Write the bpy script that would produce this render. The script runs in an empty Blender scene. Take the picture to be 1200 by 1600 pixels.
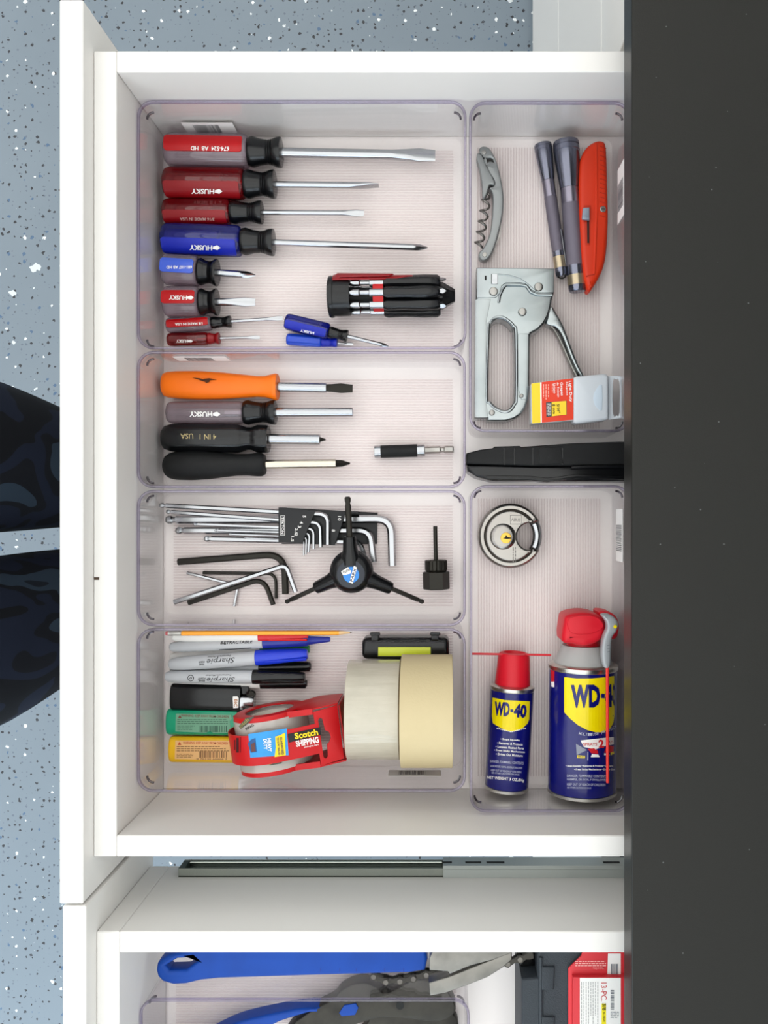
import bpy, bmesh, math, random
from mathutils import Vector, Matrix
random.seed(7)
sc = bpy.context.scene
C = sc.collection
R = math.radians

# ------------------------------------------------------------------ camera, light, exposure
F, CX, CY, CZ = 1350.0, 686.0, 805.0, 1.590      # focal length in px, nadir point, lens height
cam_d = bpy.data.cameras.new('camera'); cam = bpy.data.objects.new('camera', cam_d); C.objects.link(cam)
cam.location = (0, 0, CZ)
cam_d.sensor_fit = 'HORIZONTAL'; cam_d.sensor_width = 36; cam_d.lens = 36*F/1200
cam_d.shift_x = -(CX-600)/1200; cam_d.shift_y = (CY-800)/1200
cam_d.clip_start = 0.02; cam_d.clip_end = 50
sc.camera = cam

w = bpy.data.worlds.new('world'); sc.world = w; w.use_nodes = True
w.node_tree.nodes['Background'].inputs[0].default_value = (0.80, 0.90, 1.0, 1)
w.node_tree.nodes['Background'].inputs[1].default_value = 1.2

def area(name, loc, rot, sx, sy, power, col):
    l = bpy.data.lights.new(name, 'AREA'); l.shape = 'RECTANGLE'; l.size = sx; l.size_y = sy
    l.energy = power; l.color = col
    o = bpy.data.objects.new(name, l); C.objects.link(o); o.location = loc; o.rotation_euler = rot
    return o
# daylight through the open garage door, and a broad unseen overhead light added for even tone
area('garage_door_daylight', (-1.3, -2.05, 1.12), (R(90), 0, 0), 3.4, 2.1, 88, (0.78, 0.91, 1.0))
area('added_overhead_light', (-1.385, 0.65, 2.60), (0, 0, 0), 4.2, 5.2, 61, (1.0, 0.988, 0.972))
sc.view_settings.view_transform = 'Standard'; sc.view_settings.look = 'None'
sc.view_settings.exposure = -0.42; sc.view_settings.gamma = 1.0; sc.view_settings.use_curve_mapping = False
sc.cycles.transparent_max_bounces = 32
sc.cycles.max_bounces = 14
sc.cycles.glossy_bounces = 8

# ------------------------------------------------------------------ materials
def lin(h):
    h = h.lstrip('#'); c = [int(h[i:i+2], 16)/255 for i in (0, 2, 4)]
    return tuple(x/12.92 if x <= 0.04045 else ((x+0.055)/1.055)**2.4 for x in c)+(1,)
MAT = {}
def mat(name, col='#808080', rough=0.45, metal=0.0, coat=0.0, bump=None, var=None, spec=0.35):
    """plain principled; bump=(scale,strength) fine relief; var=(scale,hex,amount) mottled second colour"""
    if name in MAT: return MAT[name]
    m = bpy.data.materials.new(name); m.use_nodes = True; nt = m.node_tree; b = nt.nodes['Principled BSDF']
    b.inputs['Base Color'].default_value = lin(col); b.inputs['Roughness'].default_value = rough
    b.inputs['Metallic'].default_value = metal; b.inputs['Coat Weight'].default_value = coat
    b.inputs['Specular IOR Level'].default_value = spec
    tc = nt.nodes.new('ShaderNodeTexCoord')
    if var:
        n = nt.nodes.new('ShaderNodeTexNoise'); n.inputs['Scale'].default_value = var[0]; n.inputs['Detail'].default_value = 4
        nt.links.new(tc.outputs['Object'], n.inputs['Vector'])
        r = nt.nodes.new('ShaderNodeValToRGB'); r.color_ramp.elements[0].position = 0.42; r.color_ramp.elements[1].position = 0.68
        mx = nt.nodes.new('ShaderNodeMix'); mx.data_type = 'RGBA'
        mx.inputs[6].default_value = lin(col); mx.inputs[7].default_value = lin(var[1])
        ml = nt.nodes.new('ShaderNodeMath'); ml.operation = 'MULTIPLY'; ml.inputs[1].default_value = var[2]
        nt.links.new(n.outputs['Fac'], r.inputs[0]); nt.links.new(r.outputs[0], ml.inputs[0])
        nt.links.new(ml.outputs[0], mx.inputs[0]); nt.links.new(mx.outputs[2], b.inputs['Base Color'])
    if bump:
        n = nt.nodes.new('ShaderNodeTexNoise'); n.inputs['Scale'].default_value = bump[0]; n.inputs['Detail'].default_value = 2
        nt.links.new(tc.outputs['Object'], n.inputs['Vector'])
        bp = nt.nodes.new('ShaderNodeBump'); bp.inputs['Strength'].default_value = bump[1]; bp.inputs['Distance'].default_value = 0.0006
        nt.links.new(n.outputs['Fac'], bp.inputs['Height']); nt.links.new(bp.outputs[0], b.inputs['Normal'])
    MAT[name] = m
    return m

def clear(name, tint, edge, diff=0.0, dcol='#ffffff', rough=0.03, f0=0.04):
    """clear plastic: tinted pass-through, reflection rising towards grazing, deeper tint along long paths"""
    if name in MAT: return MAT[name]
    m = bpy.data.materials.new(name); m.use_nodes = True; nt = m.node_tree; nt.nodes.clear()
    out = nt.nodes.new('ShaderNodeOutputMaterial')
    lw = nt.nodes.new('ShaderNodeLayerWeight'); lw.inputs[0].default_value = 0.5
    pw = nt.nodes.new('ShaderNodeMath'); pw.operation = 'POWER'; pw.inputs[1].default_value = 5
    ma = nt.nodes.new('ShaderNodeMath'); ma.operation = 'MULTIPLY_ADD'; ma.inputs[1].default_value = 0.94-f0; ma.inputs[2].default_value = f0
    tr = nt.nodes.new('ShaderNodeBsdfTransparent'); gl = nt.nodes.new('ShaderNodeBsdfGlossy'); gl.inputs['Roughness'].default_value = rough
    mc = nt.nodes.new('ShaderNodeMix'); mc.data_type = 'RGBA'
    mc.inputs[6].default_value = lin(tint); mc.inputs[7].default_value = lin(edge)
    p2 = nt.nodes.new('ShaderNodeMath'); p2.operation = 'POWER'; p2.inputs[1].default_value = 2.0
    L = nt.links.new
    L(lw.outputs['Facing'], pw.inputs[0]); L(pw.outputs[0], ma.inputs[0]); L(lw.outputs['Facing'], p2.inputs[0])
    L(p2.outputs[0], mc.inputs[0]); L(mc.outputs[2], tr.inputs[0])
    base = tr.outputs[0]
    if diff > 0:
        df = nt.nodes.new('ShaderNodeBsdfDiffuse'); df.inputs[0].default_value = lin(dcol)
        m1 = nt.nodes.new('ShaderNodeMixShader'); m1.inputs[0].default_value = diff
        L(tr.outputs[0], m1.inputs[1]); L(df.outputs[0], m1.inputs[2]); base = m1.outputs[0]
    mx = nt.nodes.new('ShaderNodeMixShader'); L(ma.outputs[0], mx.inputs[0]); L(base, mx.inputs[1]); L(gl.outputs[0], mx.inputs[2])
    L(mx.outputs[0], out.inputs[0]); MAT[name] = m
    return m

def floor_mat():
    m = bpy.data.materials.new('epoxy_flake_floor'); m.use_nodes = True; nt = m.node_tree; b = nt.nodes['Principled BSDF']; L = nt.links.new
    b.inputs['Roughness'].default_value = 0.38
    tc = nt.nodes.new('ShaderNodeTexCoord')
    n = nt.nodes.new('ShaderNodeTexNoise'); n.inputs['Scale'].default_value = 3.0; n.inputs['Detail'].default_value = 3; L(tc.outputs['Object'], n.inputs['Vector'])
    base = nt.nodes.new('ShaderNodeMix'); base.data_type = 'RGBA'; base.inputs[6].default_value = lin('#6c7984'); base.inputs[7].default_value = lin('#7d8993'); L(n.outputs['Fac'], base.inputs[0])
    col = base.outputs[2]
    for i, (scale, keep, rad, hexc) in enumerate(((95, 0.30, 0.30, '#22252c'), (120, 0.24, 0.26, '#5f6a78'), (60, 0.16, 0.21, '#e9edee'), (70, 0.10, 0.24, '#46617f'), (24, 0.05, 0.22, '#d2d7d9'), (48, 0.10, 0.17, '#14161b'))):
        mp = nt.nodes.new('ShaderNodeMapping'); mp.inputs['Location'].default_value = (i*3.7, i*1.9, 0.3*i); L(tc.outputs['Object'], mp.inputs[0])
        dn = nt.nodes.new('ShaderNodeTexNoise'); dn.inputs['Scale'].default_value = scale*2.5; L(mp.outputs[0], dn.inputs['Vector'])
        ad = nt.nodes.new('ShaderNodeVectorMath'); ad.operation = 'MULTIPLY_ADD'; ad.inputs[1].default_value = (0.5/scale,)*3; L(dn.outputs['Color'], ad.inputs[0]); L(mp.outputs[0], ad.inputs[2])
        v = nt.nodes.new('ShaderNodeTexVoronoi'); v.voronoi_dimensions = '2D'; v.inputs['Scale'].default_value = scale; v.distance = 'MINKOWSKI'; v.inputs['Exponent'].default_value = 1.4; L(ad.outputs[0], v.inputs['Vector'])
        sp = nt.nodes.new('ShaderNodeSeparateColor'); L(v.outputs['Color'], sp.inputs[0])
        a = nt.nodes.new('ShaderNodeMath'); a.operation = 'LESS_THAN'; a.inputs[1].default_value = keep; L(sp.outputs[0], a.inputs[0])
        rr = nt.nodes.new('ShaderNodeMath'); rr.operation = 'MULTIPLY'; rr.inputs[1].default_value = rad; L(sp.outputs[1], rr.inputs[0])
        c2 = nt.nodes.new('ShaderNodeMath'); c2.operation = 'LESS_THAN'; L(v.outputs['Distance'], c2.inputs[0]); L(rr.outputs[0], c2.inputs[1])
        f = nt.nodes.new('ShaderNodeMath'); f.operation = 'MULTIPLY'; L(a.outputs[0], f.inputs[0]); L(c2.outputs[0], f.inputs[1])
        mx = nt.nodes.new('ShaderNodeMix'); mx.data_type = 'RGBA'; L(f.outputs[0], mx.inputs[0]); L(col, mx.inputs[6]); mx.inputs[7].default_value = lin(hexc)
        col = mx.outputs[2]
    L(col, b.inputs['Base Color']); MAT['floor'] = m
    return m

def counter_mat():
    m = mat('black_laminate', '#191916', 0.34, bump=(900, 0.25), spec=0.25)
    nt = m.node_tree; b = nt.nodes['Principled BSDF']; L = nt.links.new
    tc = nt.nodes.new('ShaderNodeTexCoord')
    n = nt.nodes.new('ShaderNodeTexNoise'); n.inputs['Scale'].default_value = 9; n.inputs['Detail'].default_value = 3; L(tc.outputs['Object'], n.inputs['Vector'])
    mr = nt.nodes.new('ShaderNodeMapRange'); mr.inputs[1].default_value = 0.62; mr.inputs[2].default_value = 0.74; mr.inputs[3].default_value = 0.33; mr.inputs[4].default_value = 0.44; L(n.outputs['Fac'], mr.inputs[0]); L(mr.outputs[0], b.inputs['Roughness'])
    v = nt.nodes.new('ShaderNodeTexVoronoi'); v.inputs['Scale'].default_value = 55; L(tc.outputs['Object'], v.inputs['Vector'])
    lt = nt.nodes.new('ShaderNodeMath'); lt.operation = 'LESS_THAN'; lt.inputs[1].default_value = 0.035; L(v.outputs['Distance'], lt.inputs[0])
    mx = nt.nodes.new('ShaderNodeMix'); mx.data_type = 'RGBA'; mx.inputs[6].default_value = lin('#191916'); mx.inputs[7].default_value = lin('#5c5f60'); L(lt.outputs[0], mx.inputs[0]); L(mx.outputs[2], b.inputs['Base Color'])
    return m

def camo_mat():
    m = bpy.data.materials.new('navy_camouflage_fabric'); m.use_nodes = True; nt = m.node_tree; b = nt.nodes['Principled BSDF']; L = nt.links.new
    b.inputs['Roughness'].default_value = 0.85; b.inputs['Specular IOR Level'].default_value = 0.2
    tc = nt.nodes.new('ShaderNodeTexCoord'); mp = nt.nodes.new('ShaderNodeMapping'); mp.inputs['Scale'].default_value = (7, 11, 6); L(tc.outputs['Object'], mp.inputs[0])
    n = nt.nodes.new('ShaderNodeTexNoise'); n.inputs['Scale'].default_value = 1.3; n.inputs['Detail'].default_value = 1.5; n.inputs['Distortion'].default_value = 0.9; L(mp.outputs[0], n.inputs['Vector'])
    r = nt.nodes.new('ShaderNodeValToRGB'); r.color_ramp.interpolation = 'CONSTANT'
    e = r.color_ramp.elements; e[0].position = 0; e[0].color = lin('#0a0c12'); e[1].position = 0.44; e[1].color = lin('#131929')
    x = e.new(0.54); x.color = lin('#0c0e15'); x = e.new(0.60); x.color = lin('#26323f'); x = e.new(0.68); x.color = lin('#12161f')
    L(n.outputs['Fac'], r.inputs[0]); L(r.outputs[0], b.inputs['Base Color']); MAT['camo'] = m
    return m

WHITE = mat('white_laminate', '#e5e2de', 0.5, spec=0.3)
WHITE2 = mat('white_drawer_base', '#efe9e6', 0.5)
CLEAR = clear('clear_bin_wall', '#fefefe', '#fcfafc')
CLEARF = clear('clear_bin_floor', '#fefdfd', '#f3eff2', diff=0.14, dcol='#f4efee', rough=0.15, f0=0.02)
CLEARR = clear('clear_bin_rim', '#ebe7f1', '#9a91b8', diff=0.03, dcol='#e0dcec', f0=0.07)
NUBM = clear('clear_bin_nub', '#8d7f92', '#4a3550', f0=0.09)
ACET = clear('clear_acetate', '#ddd0d9', '#8d7d90', diff=0.20, dcol='#cfc0c8', f0=0.05)
ACETR = clear('red_acetate', '#c2222c', '#5a0510', diff=0.22, dcol='#a51420', f0=0.06)
ACETB = clear('blue_acetate', '#3a48c4', '#101660', diff=0.22, dcol='#1c2aa6', f0=0.06)
ACETG = clear('smoke_acetate', '#cdc0c8', '#75697a', diff=0.30, dcol='#b5a7ae', f0=0.05)
TAPEC = clear('clear_tape_film', '#efeae2', '#c9c2b4', diff=0.55, dcol='#d9d3cc', rough=0.10, f0=0.06)
MILKY = clear('milky_plastic', '#f1f4f8', '#d6dde6', diff=0.72, dcol='#e6ecf2', rough=0.2, f0=0.04)
RED = mat('red_plastic', '#b50a12', 0.32)
REDD = mat('dark_red_plastic', '#860a12', 0.32)
BLUE = mat('blue_plastic', '#0f22a4', 0.32)
BLACK = mat('black_plastic', '#0b0c0e', 0.24, spec=0.4)
BLACKM = mat('matte_black_rubber', '#0f1011', 0.6, bump=(1500, 0.3), spec=0.3)
BLACKS = mat('black_oxide_steel', '#26241f', 0.38, metal=0.55)
CHROME = mat('chrome', '#aeb0b3', 0.17, metal=1.0)
STEEL = mat('brushed_steel', '#a3a19d', 0.30, metal=1.0, var=(60, '#7f7d78', 0.5))
STEELW = mat('worn_steel', '#b0a89e', 0.45, metal=0.8, var=(300, '#6d675f', 0.6))
ZINC = mat('zinc_plate', '#a3a9aa', 0.27, metal=1.0, var=(25, '#8e9799', 0.6))
TIN = mat('tin_rim', '#c4c2bc', 0.28, metal=1.0)
BRASS = mat('brass', '#d3a94e', 0.28, metal=1.0)
INKW = mat('white_ink', '#f2efec', 0.5); INKK = mat('black_ink', '#131316', 0.5); INKG = mat('gold_ink', '#b9a878', 0.5)
INKGR = mat('grey_ink', '#77777a', 0.5); INKR = mat('red_ink', '#c4212a', 0.5)

# ------------------------------------------------------------------ helpers
ZB = 0.710                                   # inside floor of the bins
DB = 0.7075                                  # drawer bottom
def Wp(px, py, z):                           # photo pixel -> point at height z
    d = CZ-z
    return Vector(((px-CX)*d/F, (CY-py)*d/F, z))
def P2(pts, z): return [tuple(Wp(x, y, z)[:2]) for x, y in pts]
def S(z): return F/(CZ-z)                    # px per metre at height z

ROOT = {}
def tag(o, label=None, cat=None, group=None, kind=None):
    if label: o['label'] = label
    if cat: o['category'] = cat
    if group: o['group'] = group
    if kind: o['kind'] = kind
    return o
def thing(name, label, cat, loc, group=None):
    o = bpy.data.objects.new(name, None); C.objects.link(o); o.location = loc
    o.empty_display_size = 0.01
    ROOT[o.name] = Vector(loc)
    return tag(o, label, cat, group)
def to_mesh(bm, smooth=True, ang=38):
    bmesh.ops.recalc_face_normals(bm, faces=bm.faces)
    me = bpy.data.meshes.new('mesh'); bm.to_mesh(me); bm.free()
    if smooth and len(me.polygons):
        me.shade_smooth(); me.set_sharp_from_angle(angle=R(ang))
    return me
def obj(name, bm, m, parent=None, smooth=True, ang=38, label=None, nonorm=False):
    """link a mesh given in WORLD coordinates as one object; origin goes to the thing's base"""
    me = bm if isinstance(bm, bpy.types.Mesh) else to_mesh(bm, smooth, ang)
    me.name = name
    o = bpy.data.objects.new(name, me); C.objects.link(o)
    me.materials.append(m)
    if parent is not None:
        base = ROOT[parent.name]; me.transform(Matrix.Translation(-base))
        o.parent = parent; ROOT[o.name] = base
    else:
        b = [Vector(v.co) for v in me.vertices]
        mn = Vector([min(v[i] for v in b) for i in range(3)]); mx = Vector([max(v[i] for v in b) for i in range(3)])
        base = Vector(((mn.x+mx.x)/2, (mn.y+mx.y)/2, mn.z)); me.transform(Matrix.Translation(-base)); o.location = base
        ROOT[o.name] = base
    if label: o['label'] = label
    return o
def struct(name, bm, m, parent=None):
    o = obj(name, bm, m, parent, smooth=False)
    if parent is None: o['kind'] = 'structure'
    return o
def join(*bms):
    a = bms[0]
    for b in bms[1:]:
        me = bpy.data.meshes.new('t'); b.to_mesh(me); b.free(); a.from_mesh(me); bpy.data.meshes.remove(me)
    return a
def xf(bm, M): bmesh.ops.transform(bm, matrix=M, verts=bm.verts); return bm
def box(x0, x1, y0, y1, z0, z1, bev=0.0, seg=2, M=None):
    bm = bmesh.new(); bmesh.ops.create_cube(bm, size=1)
    for v in bm.verts: v.co = Vector(((x0+x1)/2+v.co.x*(x1-x0), (y0+y1)/2+v.co.y*(y1-y0), (z0+z1)/2+v.co.z*(z1-z0)))
    if bev > 0: bmesh.ops.bevel(bm, geom=list(bm.edges), offset=bev, segments=seg, profile=0.5, affect='EDGES')
    if M: xf(bm, M)
    return bm
def lathe(prof, n=28, M=None, mod=None, ky=1.0, kz=1.0, phase=0.0):
    """revolve (x, r) about the local X axis; mod(theta, x, r) -> r"""
    bm = bmesh.new(); rings = []
    for x, r in prof:
        if r < 1e-6: rings.append([bm.verts.new((x, 0, 0))]); continue
        ring = []
        for i in range(n):
            t = 2*math.pi*i/n+phase; rr = mod(t, x, r) if mod else r
            ring.append(bm.verts.new((x, rr*math.cos(t)*ky, rr*math.sin(t)*kz)))
        rings.append(ring)
    for a, b in zip(rings, rings[1:]):
        if len(a) == 1 and len(b) == 1: continue
        for i in range(n):
            j = (i+1) % n
            if len(a) == 1: bm.faces.new((a[0], b[j], b[i]))
            elif len(b) == 1: bm.faces.new((a[i], a[j], b[0]))
            else: bm.faces.new((a[i], a[j], b[j], b[i]))
    for ring in (rings[0], rings[-1]):
        if len(ring) > 1: bm.faces.new(ring)
    if M: xf(bm, M)
    return bm
def fillet(pts, r, k=6):
    out = [Vector(pts[0])]
    for a, b, c in zip(pts, pts[1:], pts[2:]):
        a, b, c = Vector(a), Vector(b), Vector(c)
        u = (a-b).normalized(); v = (c-b).normalized(); ang = u.angle(v)
        d = min(r/math.tan(ang/2), (a-b).length*0.48, (c-b).length*0.48)
        p, q = b+u*d, b+v*d
        for i in range(k+1):
            t = i/k; out.append(p*(1-t)**2+b*2*t*(1-t)+q*t*t)
    out.append(Vector(pts[-1]))
    return out
def tube(pts, r, n=8, twist=0.0, closed=False, radii=None, up=None):
    bm = bmesh.new(); pts = [Vector(p) for p in pts]; rings = []
    t0 = (pts[1]-pts[0]).normalized()
    nrm = Vector(up) if up else (Vector((0, 0, 1)) if abs(t0.z) < 0.9 else Vector((1, 0, 0)))
    for i, p in enumerate(pts):
        if closed: t = (pts[(i+1) % len(pts)]-pts[i-1]).normalized()
        else: t = (pts[min(i+1, len(pts)-1)]-pts[max(i-1, 0)]).normalized()
        nrm = (nrm-t*nrm.dot(t)).normalized(); bi = t.cross(nrm)
        rr = radii[i] if radii else r
        rings.append([bm.verts.new(p+rr*(math.cos(2*math.pi*k/n+twist)*nrm+math.sin(2*math.pi*k/n+twist)*bi)) for k in range(n)])
    m = len(rings)
    for i in range(m if closed else m-1):
        a, b = rings[i], rings[(i+1) % m]
        for k in range(n): bm.faces.new((a[k], a[(k+1) % n], b[(k+1) % n], b[k]))
    if not closed: bm.faces.new(rings[0]); bm.faces.new(rings[-1])
    return bm
def catmull(pts, k=4):
    out = []; n = len(pts)
    for i in range(n):
        p0, p1, p2, p3 = [Vector((*pts[(i+j) % n][:2], 0)) for j in (-1, 0, 1, 2)]
        for s in range(k):
            t = s/k
            q = 0.5*((2*p1)+(p2-p0)*t+(2*p0-5*p1+4*p2-p3)*t*t+(3*p1-p0-3*p2+p3)*t**3)
            out.append((q.x, q.y))
    return out
def prism(loops, z0, z1, bev=0.0, res=2):
    """outline (and holes) in world XY, extruded z0..z1 with bevelled rims"""
    cu = bpy.data.curves.new('c', 'CURVE'); cu.dimensions = '2D'; cu.fill_mode = 'BOTH'
    for lp in loops:
        sp = cu.splines.new('POLY'); sp.points.add(len(lp)-1); sp.use_cyclic_u = True
        for p, q in zip(sp.points, lp): p.co = (q[0]*10, q[1]*10, 0, 1)
    cu.extrude = max(1e-5, 10*((z1-z0)/2-bev)); cu.bevel_depth = 10*bev; cu.offset = -10*bev; cu.bevel_resolution = res
    o = bpy.data.objects.new('c', cu); C.objects.link(o)
    dg = bpy.context.evaluated_depsgraph_get(); dg.update()
    me = bpy.data.meshes.new_from_object(o.evaluated_get(dg)); bpy.data.objects.remove(o); bpy.data.curves.remove(cu)
    bm = bmesh.new(); bm.from_mesh(me); bpy.data.meshes.remove(me)
    bmesh.ops.remove_doubles(bm, verts=bm.verts, dist=1e-5)
    for v in bm.verts: v.co = Vector((v.co.x/10, v.co.y/10, v.co.z/10+(z0+z1)/2))
    return bm
def circ(cx, cy, r, n=28, a0=0.0): return [(cx+r*math.cos(a0+2*math.pi*i/n), cy+r*math.sin(a0+2*math.pi*i/n)) for i in range(n)]
def rrect(x0, x1, y0, y1, r, n=6):
    out = []
    for cx, cy, a in ((x1-r, y1-r, 0), (x0+r, y1-r, 90), (x0+r, y0+r, 180), (x1-r, y0+r, 270)):
        for i in range(n+1):
            t = R(a+90*i/n); out.append((cx+r*math.cos(t), cy+r*math.sin(t)))
    return out
def loft(loops, closed=False, cap=True):
    bm = bmesh.new(); rings = [[bm.verts.new(p) for p in lp] for lp in loops]; n = len(rings[0])
    m = len(rings)
    for i in range(m if closed else m-1):
        a, b = rings[i], rings[(i+1) % m]
        for k in range(n): bm.faces.new((a[k], a[(k+1) % n], b[(k+1) % n], b[k]))
    if cap and not closed: bm.faces.new(rings[0]); bm.faces.new(rings[-1])
    return bm
def frame(p0, p1):
    """matrix with X from p0 to p1, Z as far up as possible"""
    p0, p1 = Vector(p0), Vector(p1); x = (p1-p0).normalized(); y = Vector((0, 0, 1)).cross(x).normalized(); z = x.cross(y)
    return Matrix(((x.x, y.x, z.x, p0.x), (x.y, y.y, z.y, p0.y), (x.z, y.z, z.z, p0.z), (0, 0, 0, 1))), (p1-p0).length

# ---- print: flat marks given in photo pixels, laid on a surface z = zf(X, Y)
def onto(bm, zf, lift=0.00025, curved=None):
    if callable(zf) or curved:
        xs = [v.co.x for v in bm.verts]; ys = [v.co.y for v in bm.verts]
        st = curved or 5.0
        for ax, lo, hi in ((0, min(xs), max(xs)), (1, min(ys), max(ys))):
            k = math.floor(lo/st)*st+st
            while k < hi:
                co = (k, 0, 0) if ax == 0 else (0, k, 0); no = (1, 0, 0) if ax == 0 else (0, 1, 0)
                bmesh.ops.bisect_plane(bm, geom=list(bm.verts)+list(bm.edges)+list(bm.faces), plane_co=co, plane_no=no, dist=1e-4); k += st
    for v in bm.verts:
        z = zf if not callable(zf) else None
        if z is None:
            z = ZB+0.03
            for _ in range(11):
                q = Wp(v.co.x, v.co.y, z); z = 0.4*z+0.6*zf(q.x, q.y)
        v.co = Wp(v.co.x, v.co.y, z+lift)
    return bm
def flat(name, pts, zf, m, parent, lift=0.00025, curved=None):
    bm = bmesh.new(); bm.faces.new([bm.verts.new((x, y, 0)) for x, y in pts])
    if callable(zf): bmesh.ops.triangulate(bm, faces=bm.faces)
    onto(bm, zf, lift, curved)
    me = to_mesh(bm, False)
    return obj(name, me, m, parent)
TXT = {}
def text(s, cx, cy, wd, ht, rot, zf, m, parent, lift=0.0004, bold=0.012, shear=0.0, name='lettering'):
    key = (s, bold, shear)
    if key not in TXT:
        cu = bpy.data.curves.new('t', 'FONT'); cu.body = s; cu.align_x = 'CENTER'; cu.align_y = 'CENTER'; cu.resolution_u = 2
        cu.offset = bold; cu.shear = shear; cu.fill_mode = 'FRONT'
        o = bpy.data.objects.new('t', cu); C.objects.link(o)
        dg = bpy.context.evaluated_depsgraph_get(); dg.update()
        TXT[key] = bpy.data.meshes.new_from_object(o.evaluated_get(dg)); bpy.data.objects.remove(o); bpy.data.curves.remove(cu)
    me = TXT[key]; co = [v.co.copy() for v in me.vertices]
    x0, x1 = min(c.x for c in co), max(c.x for c in co); y0, y1 = min(c.y for c in co), max(c.y for c in co)
    bm = bmesh.new(); bm.from_mesh(me); a = R(rot); ca, sa = math.cos(a), math.sin(a)
    for v in bm.verts:
        u = (v.co.x-(x0+x1)/2)/(x1-x0)*wd; q = -(v.co.y-(y0+y1)/2)/(y1-y0)*ht     # px, v downwards
        v.co = Vector((cx+u*ca-q*sa, cy+u*sa+q*ca, 0))
    onto(bm, zf, lift, 3.0 if callable(zf) else None)
    return obj(name, to_mesh(bm, False), m, parent)
def bars(name, rects, zf, m, parent, lift=0.0003, rot=0.0, c=(0, 0)):
    """small flat strokes (barcode bars, rows of print too fine to read) joined as one print"""
    bm = bmesh.new(); ca, sa = math.cos(R(rot)), math.sin(R(rot))
    for x0, y0, x1, y1 in rects:
        bm.faces.new([bm.verts.new((c[0]+(x-c[0])*ca-(y-c[1])*sa, c[1]+(x-c[0])*sa+(y-c[1])*ca, 0)) for x, y in ((x0, y0), (x1, y0), (x1, y1), (x0, y1))])
    onto(bm, zf, lift, 6.0 if callable(zf) else None)
    return obj(name, to_mesh(bm, False), m, parent)
def barcode(x0, y0, x1, y1, vertical=False, n=18, rnd=1):
    r = random.Random(rnd); out = []; L = (y1-y0) if vertical else (x1-x0); p = 0.0
    while p < L:
        wd = r.choice((0.5, 0.8, 1.2))*L/n/1.4
        out.append((x0, y0+p, x1, min(y1, y0+p+wd)) if vertical else (x0+p, y0, min(x1, x0+p+wd), y1)); p += wd+r.choice((0.5, 0.7, 1.1))*L/n/1.4
    return out
def rows(x0, y0, x1, y1, n, fill=0.45, vertical=False, rnd=1):
    """rows of unreadable fine print as broken strokes"""
    r = random.Random(rnd); out = []
    for i in range(n):
        if vertical:
            st = (x1-x0)/n; a = x0+i*st; p = y0; end = y1-(r.random()*0.25*(y1-y0) if r.random() < 0.5 else 0)
            while p < end: l = r.uniform(2.5, 6); out.append((a, p, a+st*fill, min(end, p+l))); p += l+1.1
        else:
            st = (y1-y0)/n; a = y0+i*st; p = x0; end = x1-(r.random()*0.25*(x1-x0) if r.random() < 0.5 else 0)
            while p < end: l = r.uniform(2.5, 6); out.append((p, a, min(end, p+l), a+st*fill)); p += l+1.1
    return out
def cyl_z(p0, p1, r):
    """upper surface of a lying round bar from p0 to p1"""
    p0, p1 = Vector(p0), Vector(p1); d = (p1-p0); dh = Vector((d.x, d.y)).normalized()
    def zf(X, Y):
        e = Vector((X-p0.x, Y-p0.y)); t = e.dot(dh)/max(1e-6, Vector((d.x, d.y)).length); o = abs(e.x*dh.y-e.y*dh.x)
        return p0.z+t*d.z+math.sqrt(max(0.0, r*r-min(o, r*0.995)**2))
    return zf

# ------------------------------------------------------------------ the room
fl = struct('floor', box(-3.9, 0.95, -4.3, 3.7, -0.05, 0.0), floor_mat())
WALLM = mat('wall_paint', '#f0efec', 0.8)
struct('wall_back', box(0.83, 0.95, -2.2, 3.5, 0, 2.7), WALLM)
struct('wall_left', box(-3.6, 0.83, 3.38, 3.5, 0, 2.7), WALLM)
struct('wall_front', box(-3.72, -3.6, -2.2, 3.5, 0, 2.7), WALLM)
struct('wall_right', join(box(-3.6, -3.05, -2.2, -2.1, 0, 2.7), box(0.45, 0.83, -2.2, -2.1, 0, 2.7), box(-3.05, 0.45, -2.2, -2.1, 2.25, 2.7)), WALLM)
struct('ceiling', box(-3.72, 0.95, -2.2, 3.5, 2.7, 2.8), mat('ceiling_paint', '#f4f3f1', 0.9))
LENS = mat('added_panel_glow', '#f5f5f2', 0.6)
LENS.node_tree.nodes['Principled BSDF'].inputs['Emission Color'].default_value = (1, 0.95, 0.88, 1)
LENS.node_tree.nodes['Principled BSDF'].inputs['Emission Strength'].default_value = 1.0
for ix in range(3):  # glowing panels added under the ceiling to dress the overhead light
    for iy in range(4):
        xx, yy = -1.385+(ix-1)*1.4, 0.65+(iy-1.5)*1.3
        t = thing('added_ceiling_panel', 'added square glow panel under the ceiling above the drawers', 'light', (xx, yy, 2.62), 'added ceiling glow panels')
        obj('housing', box(xx-0.69, xx+0.69, yy-0.64, yy+0.64, 2.64, 2.70, 0.005), WHITE, t)
        obj('diffuser', box(xx-0.67, xx+0.67, yy-0.62, yy+0.62, 2.615, 2.645, 0.003), LENS, t)

# counter top
CTM = counter_mat()
ct = obj('countertop', box(0.154, 0.829, -2.05, 2.4, 0.870, 0.898, 0.0012, 1), CTM)
tag(ct, 'long matte black countertop with faint smudges above the open drawers', 'countertop')

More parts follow.
